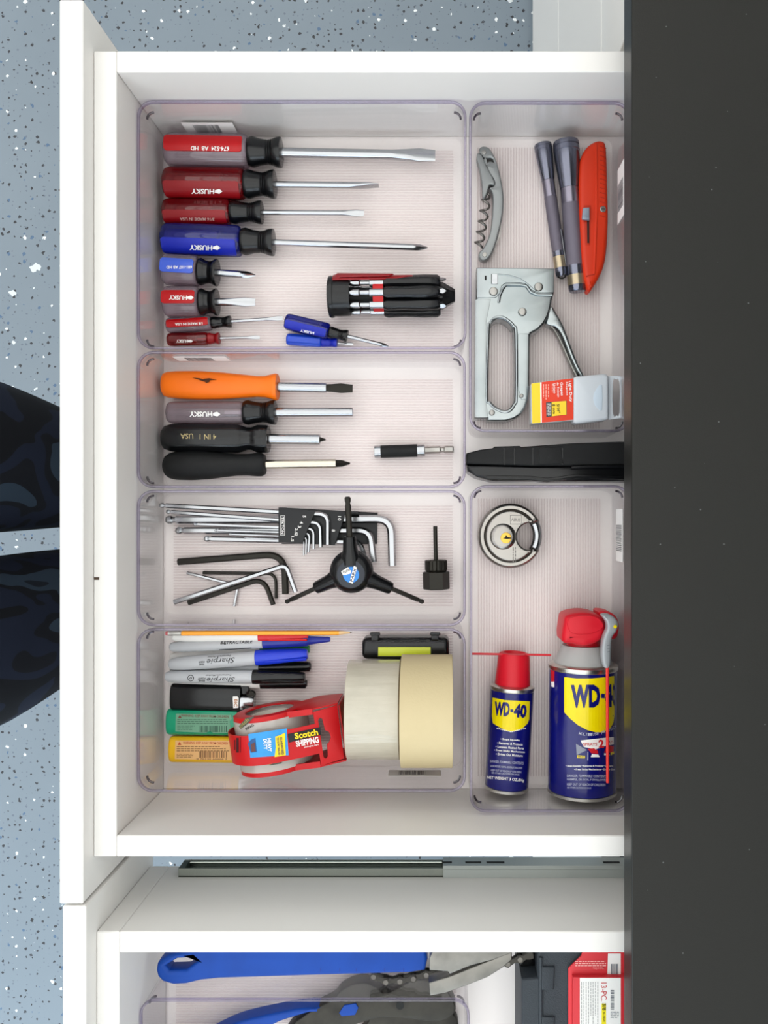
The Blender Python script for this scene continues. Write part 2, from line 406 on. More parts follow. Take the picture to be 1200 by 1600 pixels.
# closed cabinets under the counter (open drawers slide out of two of them)
def panel(name, t, *b, m=WHITE, bev=0.0008): return obj(name, box(*b, bev, 1), m, t, smooth=False)
t = thing('base_cabinet', 'white cabinet with closed drawer fronts beside the open tool drawer', 'cabinet', (0.5, 0.82, 0))
panel('side_panel', t, 0.192, 0.80, 0.4385, 0.4565, 0, 0.869); panel('side_panel', t, 0.192, 0.80, 1.186, 1.204, 0, 0.869)
panel('drawer_front', t, 0.171, 0.191, 0.4395, 1.203, 0.681, 0.857); panel('drawer_front', t, 0.171, 0.191, 0.4395, 1.203, 0.352, 0.678); panel('drawer_front', t, 0.171, 0.191, 0.4395, 1.203, 0.012, 0.349)
t = thing('base_cabinet', 'white cabinet holding the tool drawer with clear bins', 'cabinet', (0.5, 0.05, 0))
panel('side_panel', t, 0.192, 0.80, 0.4190, 0.4370, 0, 0.869); panel('side_panel', t, 0.192, 0.80, -0.3290, -0.3110, 0, 0.869)
panel('drawer_front', t, 0.171, 0.191, -0.3290, 0.4370, 0.352, 0.678); panel('drawer_front', t, 0.171, 0.191, -0.3290, 0.4370, 0.012, 0.349)
t = thing('base_cabinet', 'white cabinet holding the drawer with blue tools and tool case', 'cabinet', (0.5, -0.62, 0))
panel('side_panel', t, 0.192, 0.80, -0.3505, -0.3325, 0, 0.869); panel('side_panel', t, 0.192, 0.80, -0.9320, -0.9140, 0, 0.869)
panel('drawer_front', t, 0.171, 0.191, -0.932, -0.3325, 0.352, 0.678); panel('drawer_front', t, 0.171, 0.191, -0.932, -0.3325, 0.012, 0.349)

# drawers
def drawer(lab, fx, y0, y1, by0, by1, loc):
    t = thing('drawer', lab, 'drawer', loc)
    panel('front_panel', t, fx, fx+0.020, y0, y1, 0.684, 0.857)
    bx = fx+0.0202
    panel('box_front', t, bx, bx+0.0198, by0, by1, 0.694, 0.835)
    panel('side_panel', t, bx+0.0200, 0.62, by0, by0+0.0185, 0.694, 0.835); panel('side_panel', t, bx+0.0200, 0.62, by1-0.0185, by1, 0.694, 0.835)
    panel('box_back', t, 0.6, 0.62, by0+0.0187, by1-0.0187, 0.694, 0.835)
    panel('drawer_bottom', t, bx+0.0200, 0.5995, by0+0.0187, by1-0.0187, 0.699, DB, m=WHITE2)
    return t
d1 = drawer('white drawer pulled open, holding clear bins of small hand tools', -0.322, -0.3296, 0.4373, -0.2983, 0.4057, (0.1, 0.05, 0.684))
d2 = drawer('white drawer with steel slide rail, holding a blue chain tool', -0.3195, -0.920, -0.3315, -0.890, -0.3637, (0.1, -0.62, 0.684))
obj('nail_hole', box(*[a+b for a, b in zip((Wp(147, 902, .8352).x, Wp(155, 906, .8352).x, Wp(147, 906, .8352).y, Wp(155, 902, .8352).y), (0, 0, 0, 0))], 0.8348, 0.8353), mat('dark_chip', '#4a3a2c', 0.7), d1, smooth=False)
# slide rail on the second drawer's side
def channel(x0, x1, ya, yb, z0, z1, th):           # C channel, web on ya side, open towards yb
    return join(box(x0, x1, ya, ya+th, z0, z1), box(x0, x1, ya, yb, z1-th, z1, 0.0004, 1), box(x0, x1, ya, yb, z0, z0+th, 0.0004, 1))
RAILM = mat('rail_steel', '#aab0a8', 0.25, metal=1.0)
rl = obj('slide_rail', channel(-0.262, 0.55, -0.3637, -0.3548, 0.6995, 0.7222, 0.0014), RAILM, d2, smooth=False)
ro = obj('outer_rail', join(box(0.004, 0.55, -0.3524, -0.3512, 0.7035, 0.7245), box(0.004, 0.55, -0.3546, -0.3524, 0.7233, 0.7245), box(0.004, 0.55, -0.3637, -0.3546, 0.7226, 0.7245, 0.0004, 1)), mat('outer_rail_steel', '#b7bdba', 0.35, metal=0.6), d2, smooth=False)
obj('ball_cage', box(-0.258, 0.003, -0.3622, -0.3612, 0.7012, 0.7200), mat('cage_dark_steel', '#4c5350', 0.35, metal=0.8), rl, smooth=False)
obj('rail_stop', box(-0.262, -0.256, -0.3620, -0.3550, 0.7012, 0.7206), mat('stop_dark', '#3a443e', 0.4), rl, smooth=False)
obj('ball_line', tube([(-0.255, -0.3560, 0.7040), (0.003, -0.3560, 0.7040)], 0.0012, 8), RAILM, rl)
SLOT = mat('dark_slot', '#151716', 0.7)
for a, b, z_ in ((692, 706, .7165), (727, 752, .7165), (760, 788, .7165), (942, 968, .7165)):
    obj('slot', box(Wp(a, 0, .715).x, Wp(b, 0, .715).x, -0.3513, -0.3510, z_-0.0025, z_+0.002), SLOT, ro, smooth=False)

# ------------------------------------------------------------------ clear bins
RIBM = clear('clear_bin_rib', '#f5f0f0', '#e3dadd', diff=0.04, dcol='#f4efee', rough=0.2, f0=0.03)  # grey-pink tint puts the ribs' darker refraction lines into the colour
def rib_bars(x0, x1, y0, y1, z, along, pitch=0.0028, dep=0.0009):
    bm = bmesh.new(); L = (y1-y0) if along == 'x' else (x1-x0); n = int(L/pitch)
    for i in range(n):
        pv = None
        for f, h in ((0.0, 0.0), (0.1, 0.8), (0.25, 1.0), (0.40, 0.8), (0.5, 0.0)):
            d = (i+f)*pitch
            a = bm.verts.new((x0, y0+d, z+h*dep) if along == 'x' else (x0+d, y0, z+h*dep)); b = bm.verts.new((x1, y0+d, z+h*dep) if along == 'x' else (x0+d, y1, z+h*dep))
            if pv: bm.faces.new((pv[0], pv[1], b, a))
            pv = (a, b)
    return bm
def clear_bin(lab, px0, py0, px1, py1, along, sticker=None):
    zt = 0.7865; z0 = DB
    a = Wp(px0, py1, zt); b = Wp(px1, py0, zt); x0, x1, y0, y1 = a.x, b.x, a.y, b.y
    t = thing('clear_bin', lab, 'bin', ((x0+x1)/2, (y0+y1)/2, z0), 'clear plastic drawer bins')
    def lp(o, z, r): return [(p[0], p[1], z) for p in rrect(x0+o, x1-o, y0+o, y1-o, r)]
    obj('wall', loft([lp(1.6e-3, z0+0.0003, 0.009), lp(0.8e-3, z0+0.005, 0.013), lp(0.5e-3, zt-0.0045, 0.014), lp(2.1e-3, zt-0.0045, 0.0125), lp(2.4e-3, z0+0.005, 0.011), lp(3.0e-3, z0+0.0024, 0.009)], cap=False), CLEAR, t, ang=60)
    obj('rim', loft([lp(0.5e-3, zt-0.0044, 0.014), lp(0.3e-3, zt-0.0038, 0.0145), lp(0.0, zt-0.002, 0.0148), lp(0.5e-3, zt-0.0004, 0.0143), lp(1.2e-3, zt, 0.0137), lp(2.0e-3, zt-0.0004, 0.013), lp(2.4e-3, zt-0.0018, 0.0126), lp(2.1e-3, zt-0.0044, 0.0125)], closed=True), CLEARR, t, ang=70)
    fb = bmesh.new(); fb.faces.new([fb.verts.new(p) for p in lp(1.9e-3, z0+0.0003, 0.009)])
    obj('bin_floor', fb, CLEARF, t, smooth=False)
    i = 0.011
    tag(obj('ribbing', rib_bars(x0+i, x1-i, y0+i, y1-i, z0+0.0013, along), RIBM, t, ang=80), kind='stuff')
    for sx, sy in ((x0, y0), (x1, y0), (x0, y1), (x1, y1)):          # stacking feet at the corners
        cx = sx+(0.0065 if sx == x0 else -0.0065); cy = sy+(0.0065 if sy == y0 else -0.0065); dx = 1 if sx == x0 else -1; dy = 1 if sy == y0 else -1
        arc = [(cx+dx*0.005-dx*0.0065*math.cos(R(q)), cy+dy*0.005-dy*0.0065*math.sin(R(q)), z0+0.064) for q in (0, 22, 45, 68, 90)]
        obj('stacking_foot', tube(arc, 0.0011, 6), NUBM, t)
    if sticker:
        side, c0, c1, zz0, zz1, n = sticker
        if side in ('top', 'bottom'):
            yy = (y1-0.0034 if side == 'top' else y0+0.0034); f = 1 if side == 'top' else -1
            s = obj('price_sticker', box(c0, c1, min(yy, yy+f*0.0003), max(yy, yy+f*0.0003), zz0, zz1), mat('sticker_paper', '#f0eeec', 0.6), t, smooth=False)
            bm = None
            for q in barcode(0, 0, (c1-c0)*0.5, 1, n=22, rnd=n):
                bb = box(c0+(c1-c0)*0.2+q[0], c0+(c1-c0)*0.2+q[2], yy-f*0.0003, yy-f*0.0001, zz0+0.002, zz1-0.004); bm = join(bm, bb) if bm else bb
            obj('barcode', bm, INKGR, s, smooth=False)
        else:
            xx = x1-0.0034
            s = obj('price_sticker', box(xx, xx+0.0003, c0, c1, zz0, zz1), mat('sticker_paper'), t, smooth=False)
            bm = None
            for q in barcode(0, 0, (c1-c0)*0.5, 1, n=22, rnd=n):
                bb = box(xx-0.0003, xx-0.0001, c0+(c1-c0)*0.2+q[0], c0+(c1-c0)*0.2+q[2], zz0+0.002, zz1-0.004); bm = join(bm, bb) if bm else bb
            obj('barcode', bm, INKGR, s, smooth=False)
    return t
clear_bin('large clear bin holding red and blue handled screwdrivers', 213, 155.5, 729, 545, 'x', ('top', -0.252, -0.202, 0.722, 0.746, 1))
clear_bin('clear bin holding the orange screwdriver and three others', 213, 548, 728, 762.5, 'x', ('top', -0.252, -0.202, 0.752, 0.774, 2))
clear_bin('clear bin holding hex keys and a three-armed wrench', 213, 765.5, 728, 979, 'x')
clear_bin('clear bin holding markers, lighters and rolls of tape', 213, 982, 728, 1239, 'x', ('bottom', -0.050, 0.002, 0.726, 0.745, 3))
clear_bin('clear bin holding flashlights, corkscrew and staple gun', 733, 157, 986, 675, 'y', ('right', 0.285, 0.338, 0.742, 0.772, 4))
clear_bin('clear bin holding spray cans and the round padlock', 734, 758, 986, 1270.5, 'y', ('right', -0.045, 0.006, 0.735, 0.765, 5))
clear_bin('clear bin holding a steel cutter in the drawer with tool case', 217, 1562, 734, 1835, 'x')

# ------------------------------------------------------------------ screwdrivers
FL = 0.0
def fluted(n, depth, sharp=2.0):
    def f(t, x, r): return r*(1-depth*(abs(math.cos(n*t/2))**sharp))
    return f
def handle_prof(L, r, e=0.12):
    k = min(e*L, r*0.5)
    return [(0, 0), (0, r*0.72), (k*0.25, r*0.88), (k*0.6, r*0.97), (k, r), (L-k*0.7, r), (L-k*0.2, r*0.95), (L, r*0.86), (L, 0)]
def collar_prof(x, L, r, r0):
    return [(x, 0), (x, r*0.90), (x+L*0.06, r*0.97), (x+L*0.14, r), (x+L*0.35, r*0.86), (x+L*0.50, r*0.81), (x+L*0.56, r*0.80), (x+L*0.575, r*0.76), (x+L*0.60, r*0.80), (x+L*0.63, r*0.82), (x+L*0.645, r*0.77), (x+L*0.67, r*0.83), (x+L*0.70, r*0.85), (x+L*0.715, r*0.80), (x+L*0.74, r*0.87), (x+L*0.86, r*0.97), (x+L*0.95, r), (x+L*0.99, r*0.98), (x+L, r*0.9), (x+L, 0)]
def blade(x, L, r, tip, wide=1.0):
    """round shaft with a flat or crosshead end, along local X"""
    if tip == 'phillips':
        def md(t, xx, rr): return rr*(1-(0.38 if xx > x+L-4.0*r else 0.0)*abs(math.sin(2*t))**0.7)
        return lathe([(x, 0), (x, r), (x+L-4.4*r, r), (x+L-3.6*r, r), (x+L-2.2*r, r*0.92), (x+L-0.7*r, r*0.42), (x+L, r*0.22), (x+L, 0)], 24, mod=md)
    if tip == 'socket':
        return lathe([(x, 0), (x, r), (x+L, r), (x+L, r*0.78), (x+L-0.012, r*0.72), (x+L-0.012, 0)], 24)
    st = [(x, r, r), (x+L-9*r*wide, r, r), (x+L-6*r*wide, r*1.1*wide, r*0.75), (x+L-3.2*r*wide, r*1.38*wide, r*0.42), (x+L-0.5*r, r*1.15*wide, r*0.20), (x+L, r*1.15*wide, r*0.16)]
    lp = []
    for xx, ry, rz in st:
        q = 0.5 if xx > x+L-7*r*wide else 1.0
        lp.append([(xx, ry*math.copysign(abs(math.cos(2*math.pi*i/20))**q, math.cos(2*math.pi*i/20)), rz*math.copysign(abs(math.sin(2*math.pi*i/20))**q, math.sin(2*math.pi*i/20))) for i in range(20)])
    return loft(lp)
GSD = 'screwdrivers in the large bin'
def screwdriver(lab, x0, y0, xh, xc, xt, yt, dh, dc, ds, tip, shell, strip, group=GSD, stripoff=0.0, words=None, core=None, tipwide=1.0, roll=0.0, flutes=6, collar=BLACK, lift=0.0, stripw=0.62, steel=CHROME):
    r = dh/2/1565.0; zc = ZB+r+lift
    p0 = Wp(x0, y0, zc); p1 = Wp(xt, yt, zc); M, L = frame(p0, p1); k = L/math.hypot(xt-x0, yt-y0)
    co = (xt-x0)/math.hypot(xt-x0, yt-y0)
    lh = (xh-x0)/co*k; lc = (xc-x0)/co*k
    t = thing('screwdriver', lab, 'screwdriver', (p0.x, p0.y, zc-r), group)
    M2 = M@Matrix.Rotation(R(roll), 4, 'X')
    h = obj('handle', lathe(handle_prof(lh, r), 48, M2, fluted(flutes, 0.085, 3.0)), shell, t, ang=50)
    if core:
        obj('insert', lathe([(lh*0.05, 0), (lh*0.05, r*0.55), (lh*0.10, r*0.62), (lh*0.72, r*0.62), (lh*0.72, 0)], 20, M2), core, h)
        obj('shank', lathe([(lh*0.72, 0), (lh*0.72, r*0.34), (lh*0.985, r*0.34), (lh*0.985, 0)], 12, M2), CHROME, h)
    if strip:                                           # coloured facet with the print on it
        yo = -stripoff*r; hw = r*stripw*0.5; x0_, x1_ = lh*0.035, lh*0.965
        def zz_(y): return math.sqrt(max(r*r*0.03, r*r-y*y))*0.97+0.0007
        lp_ = []
        for fx, ins in ((x0_, 0.25), (x0_+0.0015, 0.04), (x0_+0.003, 0.0), (x1_-0.003, 0.0), (x1_-0.0015, 0.04), (x1_, 0.25)):
            ys = [yo-hw*(1-ins)+2*hw*(1-ins)*q/6 for q in range(7)]; ys = [max(-r*0.98, min(r*0.98, y)) for y in ys]
            lp_.append([(fx, y, zz_(y)) for y in ys]+[(fx, y, zz_(y)-0.0016) for y in reversed(ys)])
        bm = loft(lp_)
        obj('colour_strip', xf(bm, M), strip, h)
    if dc:
        rc = dc/2/1565.0
        obj('collar', lathe(collar_prof(lh+0.0003, lc-lh-0.0003, rc, r), 32, M), collar, t, ang=50)
    obj('blade', xf(blade(lc+0.0002, L-lc-0.0002, ds/2/1565.0, tip, tipwide), M@Matrix.Rotation(R(0 if tip != 'flatside' else 80), 4, 'X')), steel, t, ang=50)
    if words:
        for wd in words:
            s, cx, cy, ww, hh, rot, ink = wd[:7]
            zz = wd[7] if len(wd) > 7 else zc+r*0.985
            text(s, cx, cy, ww, hh, rot, (lambda X, Y, f=cyl_z(p0, p1, r): f(X, Y)+0.0004), ink, h, lift=0.0006, bold=0.02)
    return t, M, r, zc
def husky(cx, cy, wd, ht, rot): return [('HUSKY', cx-wd*0.12, cy, wd*0.76, ht, rot, INKW)]
def husky_mark(parent, cx, cy, sz, rot, z):            # the little pointed dog-head mark before the name
    pts = [(-0.75, 0.0), (-0.2, -0.45), (0.7, -0.25), (0.25, -0.02), (0.65, 0.2), (-0.15, 0.45), (-0.02, 0.05)]
    a = R(rot); flat('emblem', [(cx+sz*(x*math.cos(a)-y*math.sin(a)), cy+sz*(x*math.sin(a)+y*math.cos(a))) for x, y in pts], z, INKW, parent, lift=0.0006)

def hus(tup, cx, cy, wd, ht, rot, dark=False):
    t, M, r, zc = tup; h = [c for c in t.children if c.name.startswith('handle')][0]
    z = zc+r*0.985
    z = (lambda X, Y, f=cyl_z(M@Vector((0, 0, 0)), M@Vector((0.1, 0, 0)), r): f(X, Y)+0.0004)
    text('HUSKY', cx-wd*0.13, cy, wd*0.74, ht, rot, z, INKW, h, lift=0.0006, bold=0.03)
    husky_mark(h, cx+wd*0.38, cy, ht*1.05, rot, z)
t = screwdriver('largest red and clear screwdriver with a wide worn flat blade', 259, 235, 388, 440, 680, 243, 53, 46, 15, 'flat', ACET, RED, words=[('674-524  AB  HD', 328, 232, 60, 7, 181, INKW)], stripoff=-0.10, stripw=0.95, core=None, tipwide=1.0)
t = screwdriver('dark red clear screwdriver with a short tapered blade seen edge on', 257, 286, 382, 430, 592, 290, 49, 44, 10, 'flatside', ACETR, REDD, stripoff=0.62, stripw=0.85, core=REDD)
hus(t, 323, 299, 48, 8, 180.5)
t = screwdriver('smaller dark red clear screwdriver with a narrow flat blade', 256, 331, 360, 410, 569, 333, 41, 36, 8, 'flat', ACETR, REDD, stripoff=0.6, stripw=0.85, core=REDD, words=[('3/16 MADE IN USA', 308, 342.5, 54, 4.5, 180.5, mat('faint_ink', '#c9a9a4', 0.5))])
t = screwdriver('large blue clear screwdriver with a long crosshead blade', 254, 373, 377, 428, 668, 387, 49, 42, 10, 'phillips', ACETB, BLUE, stripoff=0.62, stripw=0.85, core=BLUE)
hus(t, 320, 387, 48, 8, 181)
BLUES = mat('light_blue_strip', '#3f5fd0', 0.3, coat=0.3)
t = screwdriver('stubby clear screwdriver with a blue strip and crosshead blade', 255, 421, 310, 340, 399, 430, 49, 42, 11, 'phillips', ACET, BLUES, stripoff=-0.08, stripw=0.9, words=[('681-107 AB HD', 280, 417.5, 40, 5, 180, INKW)])
t = screwdriver('stubby clear screwdriver with a red strip and flat blade', 257, 472, 312, 340, 399, 472, 49, 42, 12, 'flat', ACET, RED, stripoff=-0.12, stripw=0.85, tipwide=0.9)
hus(t, 283, 465, 38, 7, 181)
t = screwdriver('small thin red screwdriver with a black collar and flat blade', 261, 509, 330, 361, 442, 497, 25, 19, 5.5, 'flat', ACET, RED, stripoff=-0.05, stripw=1.0, words=[('1/8 MADE IN USA', 295, 506, 43, 4, 178, INKW)])
t = screwdriver('tiny pocket screwdriver with a plain dark red handle', 262, 531, 325, 343, 406, 527, 21, 19, 4.5, 'flat', ACETR, None, core=REDD, collar=REDD, flutes=8)
hus(t, 288, 533, 25, 5, 180)
t = screwdriver('small blue screwdriver lying askew over the tiny blue one', 446, 502, 514, 543, 607, 541, 27, 19, 6, 'phillips', ACETB, BLUE, stripoff=0.4, stripw=0.9, core=BLUE, lift=0.004)
text('HUSKY', 480, 518.5, 22, 4, 191, t[3]+t[2]*0.98, INKW, t[0].children[0], lift=0.0008)
t = screwdriver('tiny pocket screwdriver with a plain blue handle', 448, 530, 502, 527, 552, 538, 19, 17, 3.5, 'flat', mat('solid_blue', '#1c46c0', 0.3, coat=0.3), None, collar=BLUE, flutes=8)

# ------------------------------------------------------------------ multi driver with red clip
t0 = Wp(513, 464, ZB+0.0224); t1 = Wp(711, 462, ZB+0.0224); M, L = frame(t0, t1)
t = thing('multi_driver', 'black multi-driver tool with red clip and a ring of silver drivers', 'multi tool', (t0.x, t0.y, ZB+0.0002))
rr = 0.0206
obj('end_cap', lathe([(0, 0), (0, rr*0.8), (0.001, rr*0.96), (0.003, rr), (0.0055, rr*0.98), (0.0058, rr*0.92), (0.012, rr*0.93), (0.022, rr*0.90), (0.022, 0)], 40, M), BLACK, t)
obj('core', lathe([(0.022, 0), (0.022, rr*0.42), (L*0.9, rr*0.42), (L*0.9, 0)], 24, M), BLACKM, t)
obj('holder_ring', lathe([(L*0.36, 0), (L*0.36, rr*0.80), (L*0.44, rr*0.80), (L*0.44, 0)], 32, M), RED, t)
for k in range(8):
    a = 2*math.pi*k/8+R(90-0); Mk = M@Matrix.Rotation(a-R(90), 4, 'X')@Matrix.Translation((0, 0, rr*0.74))
    d = obj('driver', lathe([(L*0.44, 0), (L*0.44, rr*0.22), (L*0.47, rr*0.30), (L*0.60, rr*0.27), (L*0.75, rr*0.31), (L*0.86, rr*0.30), (L*0.885, rr*0.18), (L*0.885, 0)], 14, Mk, fluted(6, 0.08)), BLACK, t)
    obj('shaft', lathe([(L*0.14, 0), (L*0.145, rr*0.04), (L*0.20, rr*0.16), (L*0.25, rr*0.17), (L*0.26, rr*0.12), (L*0.33, rr*0.12), (L*0.335, rr*0.19), (L*0.44, rr*0.19), (L*0.44, 0)], 12, Mk), CHROME, d)
obj('nose', lathe([(L*0.80, 0), (L*0.80, rr*0.70), (L*0.90, rr*0.66), (L*0.985, rr*0.36), (L, rr*0.30), (L, 0)], 8, M, phase=R(22.5)), BLACK, t, ang=20)
for k in (0, 1, 7):
    Mk = M@Matrix.Rotation(2*math.pi*k/8, 4, 'X')
    obj('spring_tab', xf(prism([[(L*0.875, -0.0016), (L*0.905, -0.0024), (L*0.93, 0), (L*0.905, 0.0024), (L*0.875, 0.0016)]], rr*0.86, rr*0.92), Mk), CHROME, t)
Mc = M@Matrix.Rotation(R(-52), 4, 'X')
obj('belt_clip', xf(prism([[(0.006, -0.0048), (L*0.55, -0.0042), (L*0.62, -0.001), (L*0.67, 0.0005), (L*0.67, 0.003), (0.006, 0.0048)]], rr*0.93, rr*1.02, 0.0005), Mc), REDD, t)
obj('clip_arm', xf(prism([[(0.010, -0.0040), (L*0.49, -0.0028), (L*0.52, 0.0005), (0.010, 0.0034)]], rr*1.05, rr*1.14, 0.0005), Mc), REDD, t)
obj('clip_foot', xf(box(0.0085, 0.013, -0.004, 0.003, rr*1.0, rr*1.08), Mc), REDD, t)

# ------------------------------------------------------------------ second bin: four drivers, bit holder
G2 = 'drivers in the second bin'
def driver(lab, x0, y0, xt, yt, prof, hm, dmax, shaft, bit, mod=None, bitm=None, shaftm=CHROME, n=40, bittip='phillips', name='handle'):
    r = dmax/2/1565.0; zc = ZB+r; p0 = Wp(x0, y0, zc); p1 = Wp(xt, yt, zc); M, L = frame(p0, p1); k = L/math.hypot(xt-x0, yt-y0)
    t = thing('screwdriver', lab, 'screwdriver', (p0.x, p0.y, ZB), G2)
    h = obj('handle', lathe([((x-x0)*k, d/2*k) for x, d in prof], n, M, mod), hm, t, ang=50)
    sx0, sx1, sd = shaft
    sh = obj('shaft', lathe([((sx0-x0)*k+0.0002, 0), ((sx0-x0)*k+0.0002, sd/2*k), ((sx1-x0)*k, sd/2*k), ((sx1-x0)*k, 0)], 24, M), shaftm, t)
    if bit: obj('bit', xf(blade((sx1-x0)*k+0.0002, L-(sx1-x0)*k-0.0002, bit/2*k, bittip), M), bitm or BLACKS, sh, ang=50)
    return t, M, k, r, zc, h
ORANGE = mat('orange_plastic', '#f57206', 0.42)
def flatoct(t, x, r): return r*(1-0.05*abs(math.cos(2*t))**2)
o_ = driver('bright orange screwdriver with a small scorch mark and flat bit', 255, 601, 551, 607, [(255, 0), (255, 30), (257, 37), (263, 42), (280, 45), (310, 46.5), (345, 44), (380, 38), (403, 34), (415, 35), (427, 42), (431, 44), (434, 42), (434, 0)], ORANGE, 46.5, (434, 510, 15), 11, flatoct, bittip='flat')
zo = cyl_z(Wp(255, 601, ZB+o_[3]), Wp(551, 607, ZB+o_[3]), o_[3])
SM = mat('scorch_mark', '#4a2408', 0.7)
for pts in ([(300, 590), (312, 591), (322, 594), (326, 598), (318, 596), (308, 592.5)], [(318, 592), (327, 591), (339, 593.5), (328, 594), (327, 597), (322, 598.5)]):
    flat('scorch_mark', pts, zo, SM, o_[5], lift=0.0006)
t = screwdriver('clear grey nut driver with a black collar and hollow silver shaft', 262, 645, 381, 431, 551, 644, 36, 39, 14, 'socket', ACETG, None, group=G2, core=None, lift=0.0013)
obj('shank', lathe([(0.058, 0), (0.058, 0.0045), (0.0755, 0.0045), (0.0755, 0)], 12, t[1]), CHROME, t[0].children[0])
hus(t, 320, 647, 48, 8, 180)
b_ = driver('black ridged four-way screwdriver with gold lettering on its handle', 252, 684, 509, 687, [(252, 0), (252.5, 12), (254, 26), (258, 37), (267, 43), (280, 45), (372, 45), (379, 41), (386, 36), (393, 36), (398, 40), (402, 44), (417, 44), (420, 42), (420, 0)], BLACK, 45, (421, 500, 16), 10, fluted(10, 0.06, 4.0))
zb = ZB+b_[3]*2-0.0006
text('4 IN 1', 325, 682.5, 26, 8, 180, zb, INKG, b_[5], lift=0.0012, bold=0.005); text('USA', 292, 681.5, 20, 8, 180, zb, INKG, b_[5], lift=0.0012, bold=0.005)
driver('black rubber gripped screwdriver with a curved handle and crosshead bit', 255, 728, 547, 724, [(255, 0), (256, 18), (259, 30), (265, 39), (275, 44), (300, 46), (325, 44), (350, 38), (370, 34), (388, 34), (402, 37), (409, 37), (414, 31), (415, 0)], BLACKM, 46, (416, 525, 14), 11, None, shaftm=mat('warm_steel', '#cfc6b4', 0.2, metal=1.0))
p0 = Wp(585, 706, ZB+0.0065); p1 = Wp(713, 702, ZB+0.0065); M, L = frame(p0, p1); k = L/128
t = thing('bit_holder', 'magnetic bit holder with a black sleeve and hex shank', 'bit holder', (p0.x, p0.y, ZB))
obj('nose_ring', lathe([(0, 0), (0, 0.0056), (0.0004, 0.0062), (10*k, 0.0062), (10*k, 0)], 24, M), CHROME, t)
obj('sleeve', lathe([(10*k, 0), (10*k, 0.0064), (67*k, 0.0064), (67*k, 0)], 24, M), BLACKM, t)
obj('rear_ring', lathe([(67*k, 0), (67*k, 0.0060), (78*k, 0.0060), (79*k, 0.0052), (79*k, 0)], 24, M), CHROME, t)
obj('hex_shank', lathe([(79*k, 0), (79*k, 0.0036), (102*k, 0.0036), (104*k, 0.0026), (108*k, 0.0026), (110*k, 0.0036), (122*k, 0.0036), (124*k, 0.003), (124*k, 0)], 6, M), STEEL, t, ang=20)

# ------------------------------------------------------------------ hex keys, holder, three-way wrench, lockring tool
def hex_key(lab, pts, wpx, h, m, ball=False, group='hex keys in the clear bin', bend=2.0, lift2=None):
    r = wpx/2/1550.0; z = ZB+h+r
    q = [Wp(x, y, z) for x, y in pts]
    if lift2 is not None: q[-1].z = ZB+lift2+r
    path = fillet(q, r*2*bend*1.6, 8)
    t = tube(path, r, 6, twist=R(30))
    if ball:
        d = (q[0]-q[1]).normalized()
        t = join(t, lathe([(-0.0002, 0), (-0.0002, r*0.75), (r*0.7, r*0.75), (r*1.2, r*1.06), (r*1.9, r*1.06), (r*2.5, r*0.7), (r*2.5, 0)], 12, frame(q[0], q[0]+d)[0]))
    o = obj('hex_key', t, m, ang=25)
    return tag(o, lab, 'hex key', group)
HK = 'long chrome hex keys in the black holder'
szs = [('10', (275, 812), (611, 811), (613, 884), 12.5, 0.0022), ('8', (288, 829), (578, 829), (584, 878), 10.5, 0.0022), ('6', (330, 842), (562, 847), (569, 868), 8.5, 0.0022),
       ('5', (259, 790), (512, 804), (512, 851), 7.5, 0.0145), ('4', (268, 800), (500, 817), (501, 855), 6.5, 0.0145), ('3', (309, 819), (490, 826), (490, 858), 5.2, 0.0145),
       ('2.5', (341, 829), (484, 833), (482, 863), 4.2, 0.0145), ('2', (362, 835), (479, 839), (478, 866), 3.4, 0.0145), ('1.5', (385, 841), (475, 844), (474.5, 868), 2.6, 0.0145)]
nm = ['thickest', 'second thickest', 'third thickest', 'fourth thickest', 'fifth thickest', 'fourth thinnest', 'third thinnest', 'second thinnest', 'thinnest']
for (s_, a, b, c, wpx, h), n_ in zip(szs, nm):
    hex_key(f'{n_} chrome ball-end hex key clipped in the black holder', [a, b, c], wpx, h, CHROME, ball=True, group=HK, bend=1.2)
HOLD = mat('holder_plastic', '#1c1d1f', 0.5)
t = thing('hex_key_holder', 'stepped black plastic holder clipping nine chrome hex keys', 'key holder', (*Wp(500, 825, ZB)[:2], ZB+0.0002))
zA, zB_, zC = ZB+0.0205, ZB+0.0135, ZB+0.0018
hp = obj('upper_step', prism([P2([(435, 793), (493, 798), (472, 848.5), (435, 847)], zA)], zA-0.0018, zA, 0.0004), HOLD, t)
hm = obj('middle_step', prism([P2([(437, 795), (541, 799), (523, 852), (437, 847)], zB_)], zB_-0.0018, zB_, 0.0004), HOLD, t)
obj('base_step', prism([P2([(440, 793), (590, 801), (589, 850), (440, 850)], zC)], zC-0.0015, zC, 0.0004), HOLD, t)
obj('step_wall', prism([P2([(437, 793), (443, 793), (443, 796), (437, 796)], zA)], zC, zA-0.0018), HOLD, t); obj('step_wall', prism([P2([(540, 798), (560, 800), (560, 803), (540, 801)], zB_)], zC, zB_-0.0018), HOLD, t)
for s_, x, y, w_, h_ in (('5', 475.5, 807, 3.4, 5), ('4', 471, 816.5, 3.6, 5), ('3', 468, 823, 3.4, 5), ('2.5', 463, 830, 10, 4), ('2', 462.5, 836, 3.2, 4.5), ('1.5', 457, 842, 8.5, 4)):
    text(s_, x, y, w_, h_, 95 if len(s_) > 1 else 95, zA, INKW, hp, bold=0.01)
text('10', 530.5, 810, 7, 5, 92, zB_, INKW, hm); text('8', 521, 829, 3.5, 5, 92, zB_, INKW, hm)
text('TEKTON', 441.5, 821, 27, 4.5, 90, zA, INKW, hp, bold=0.015)
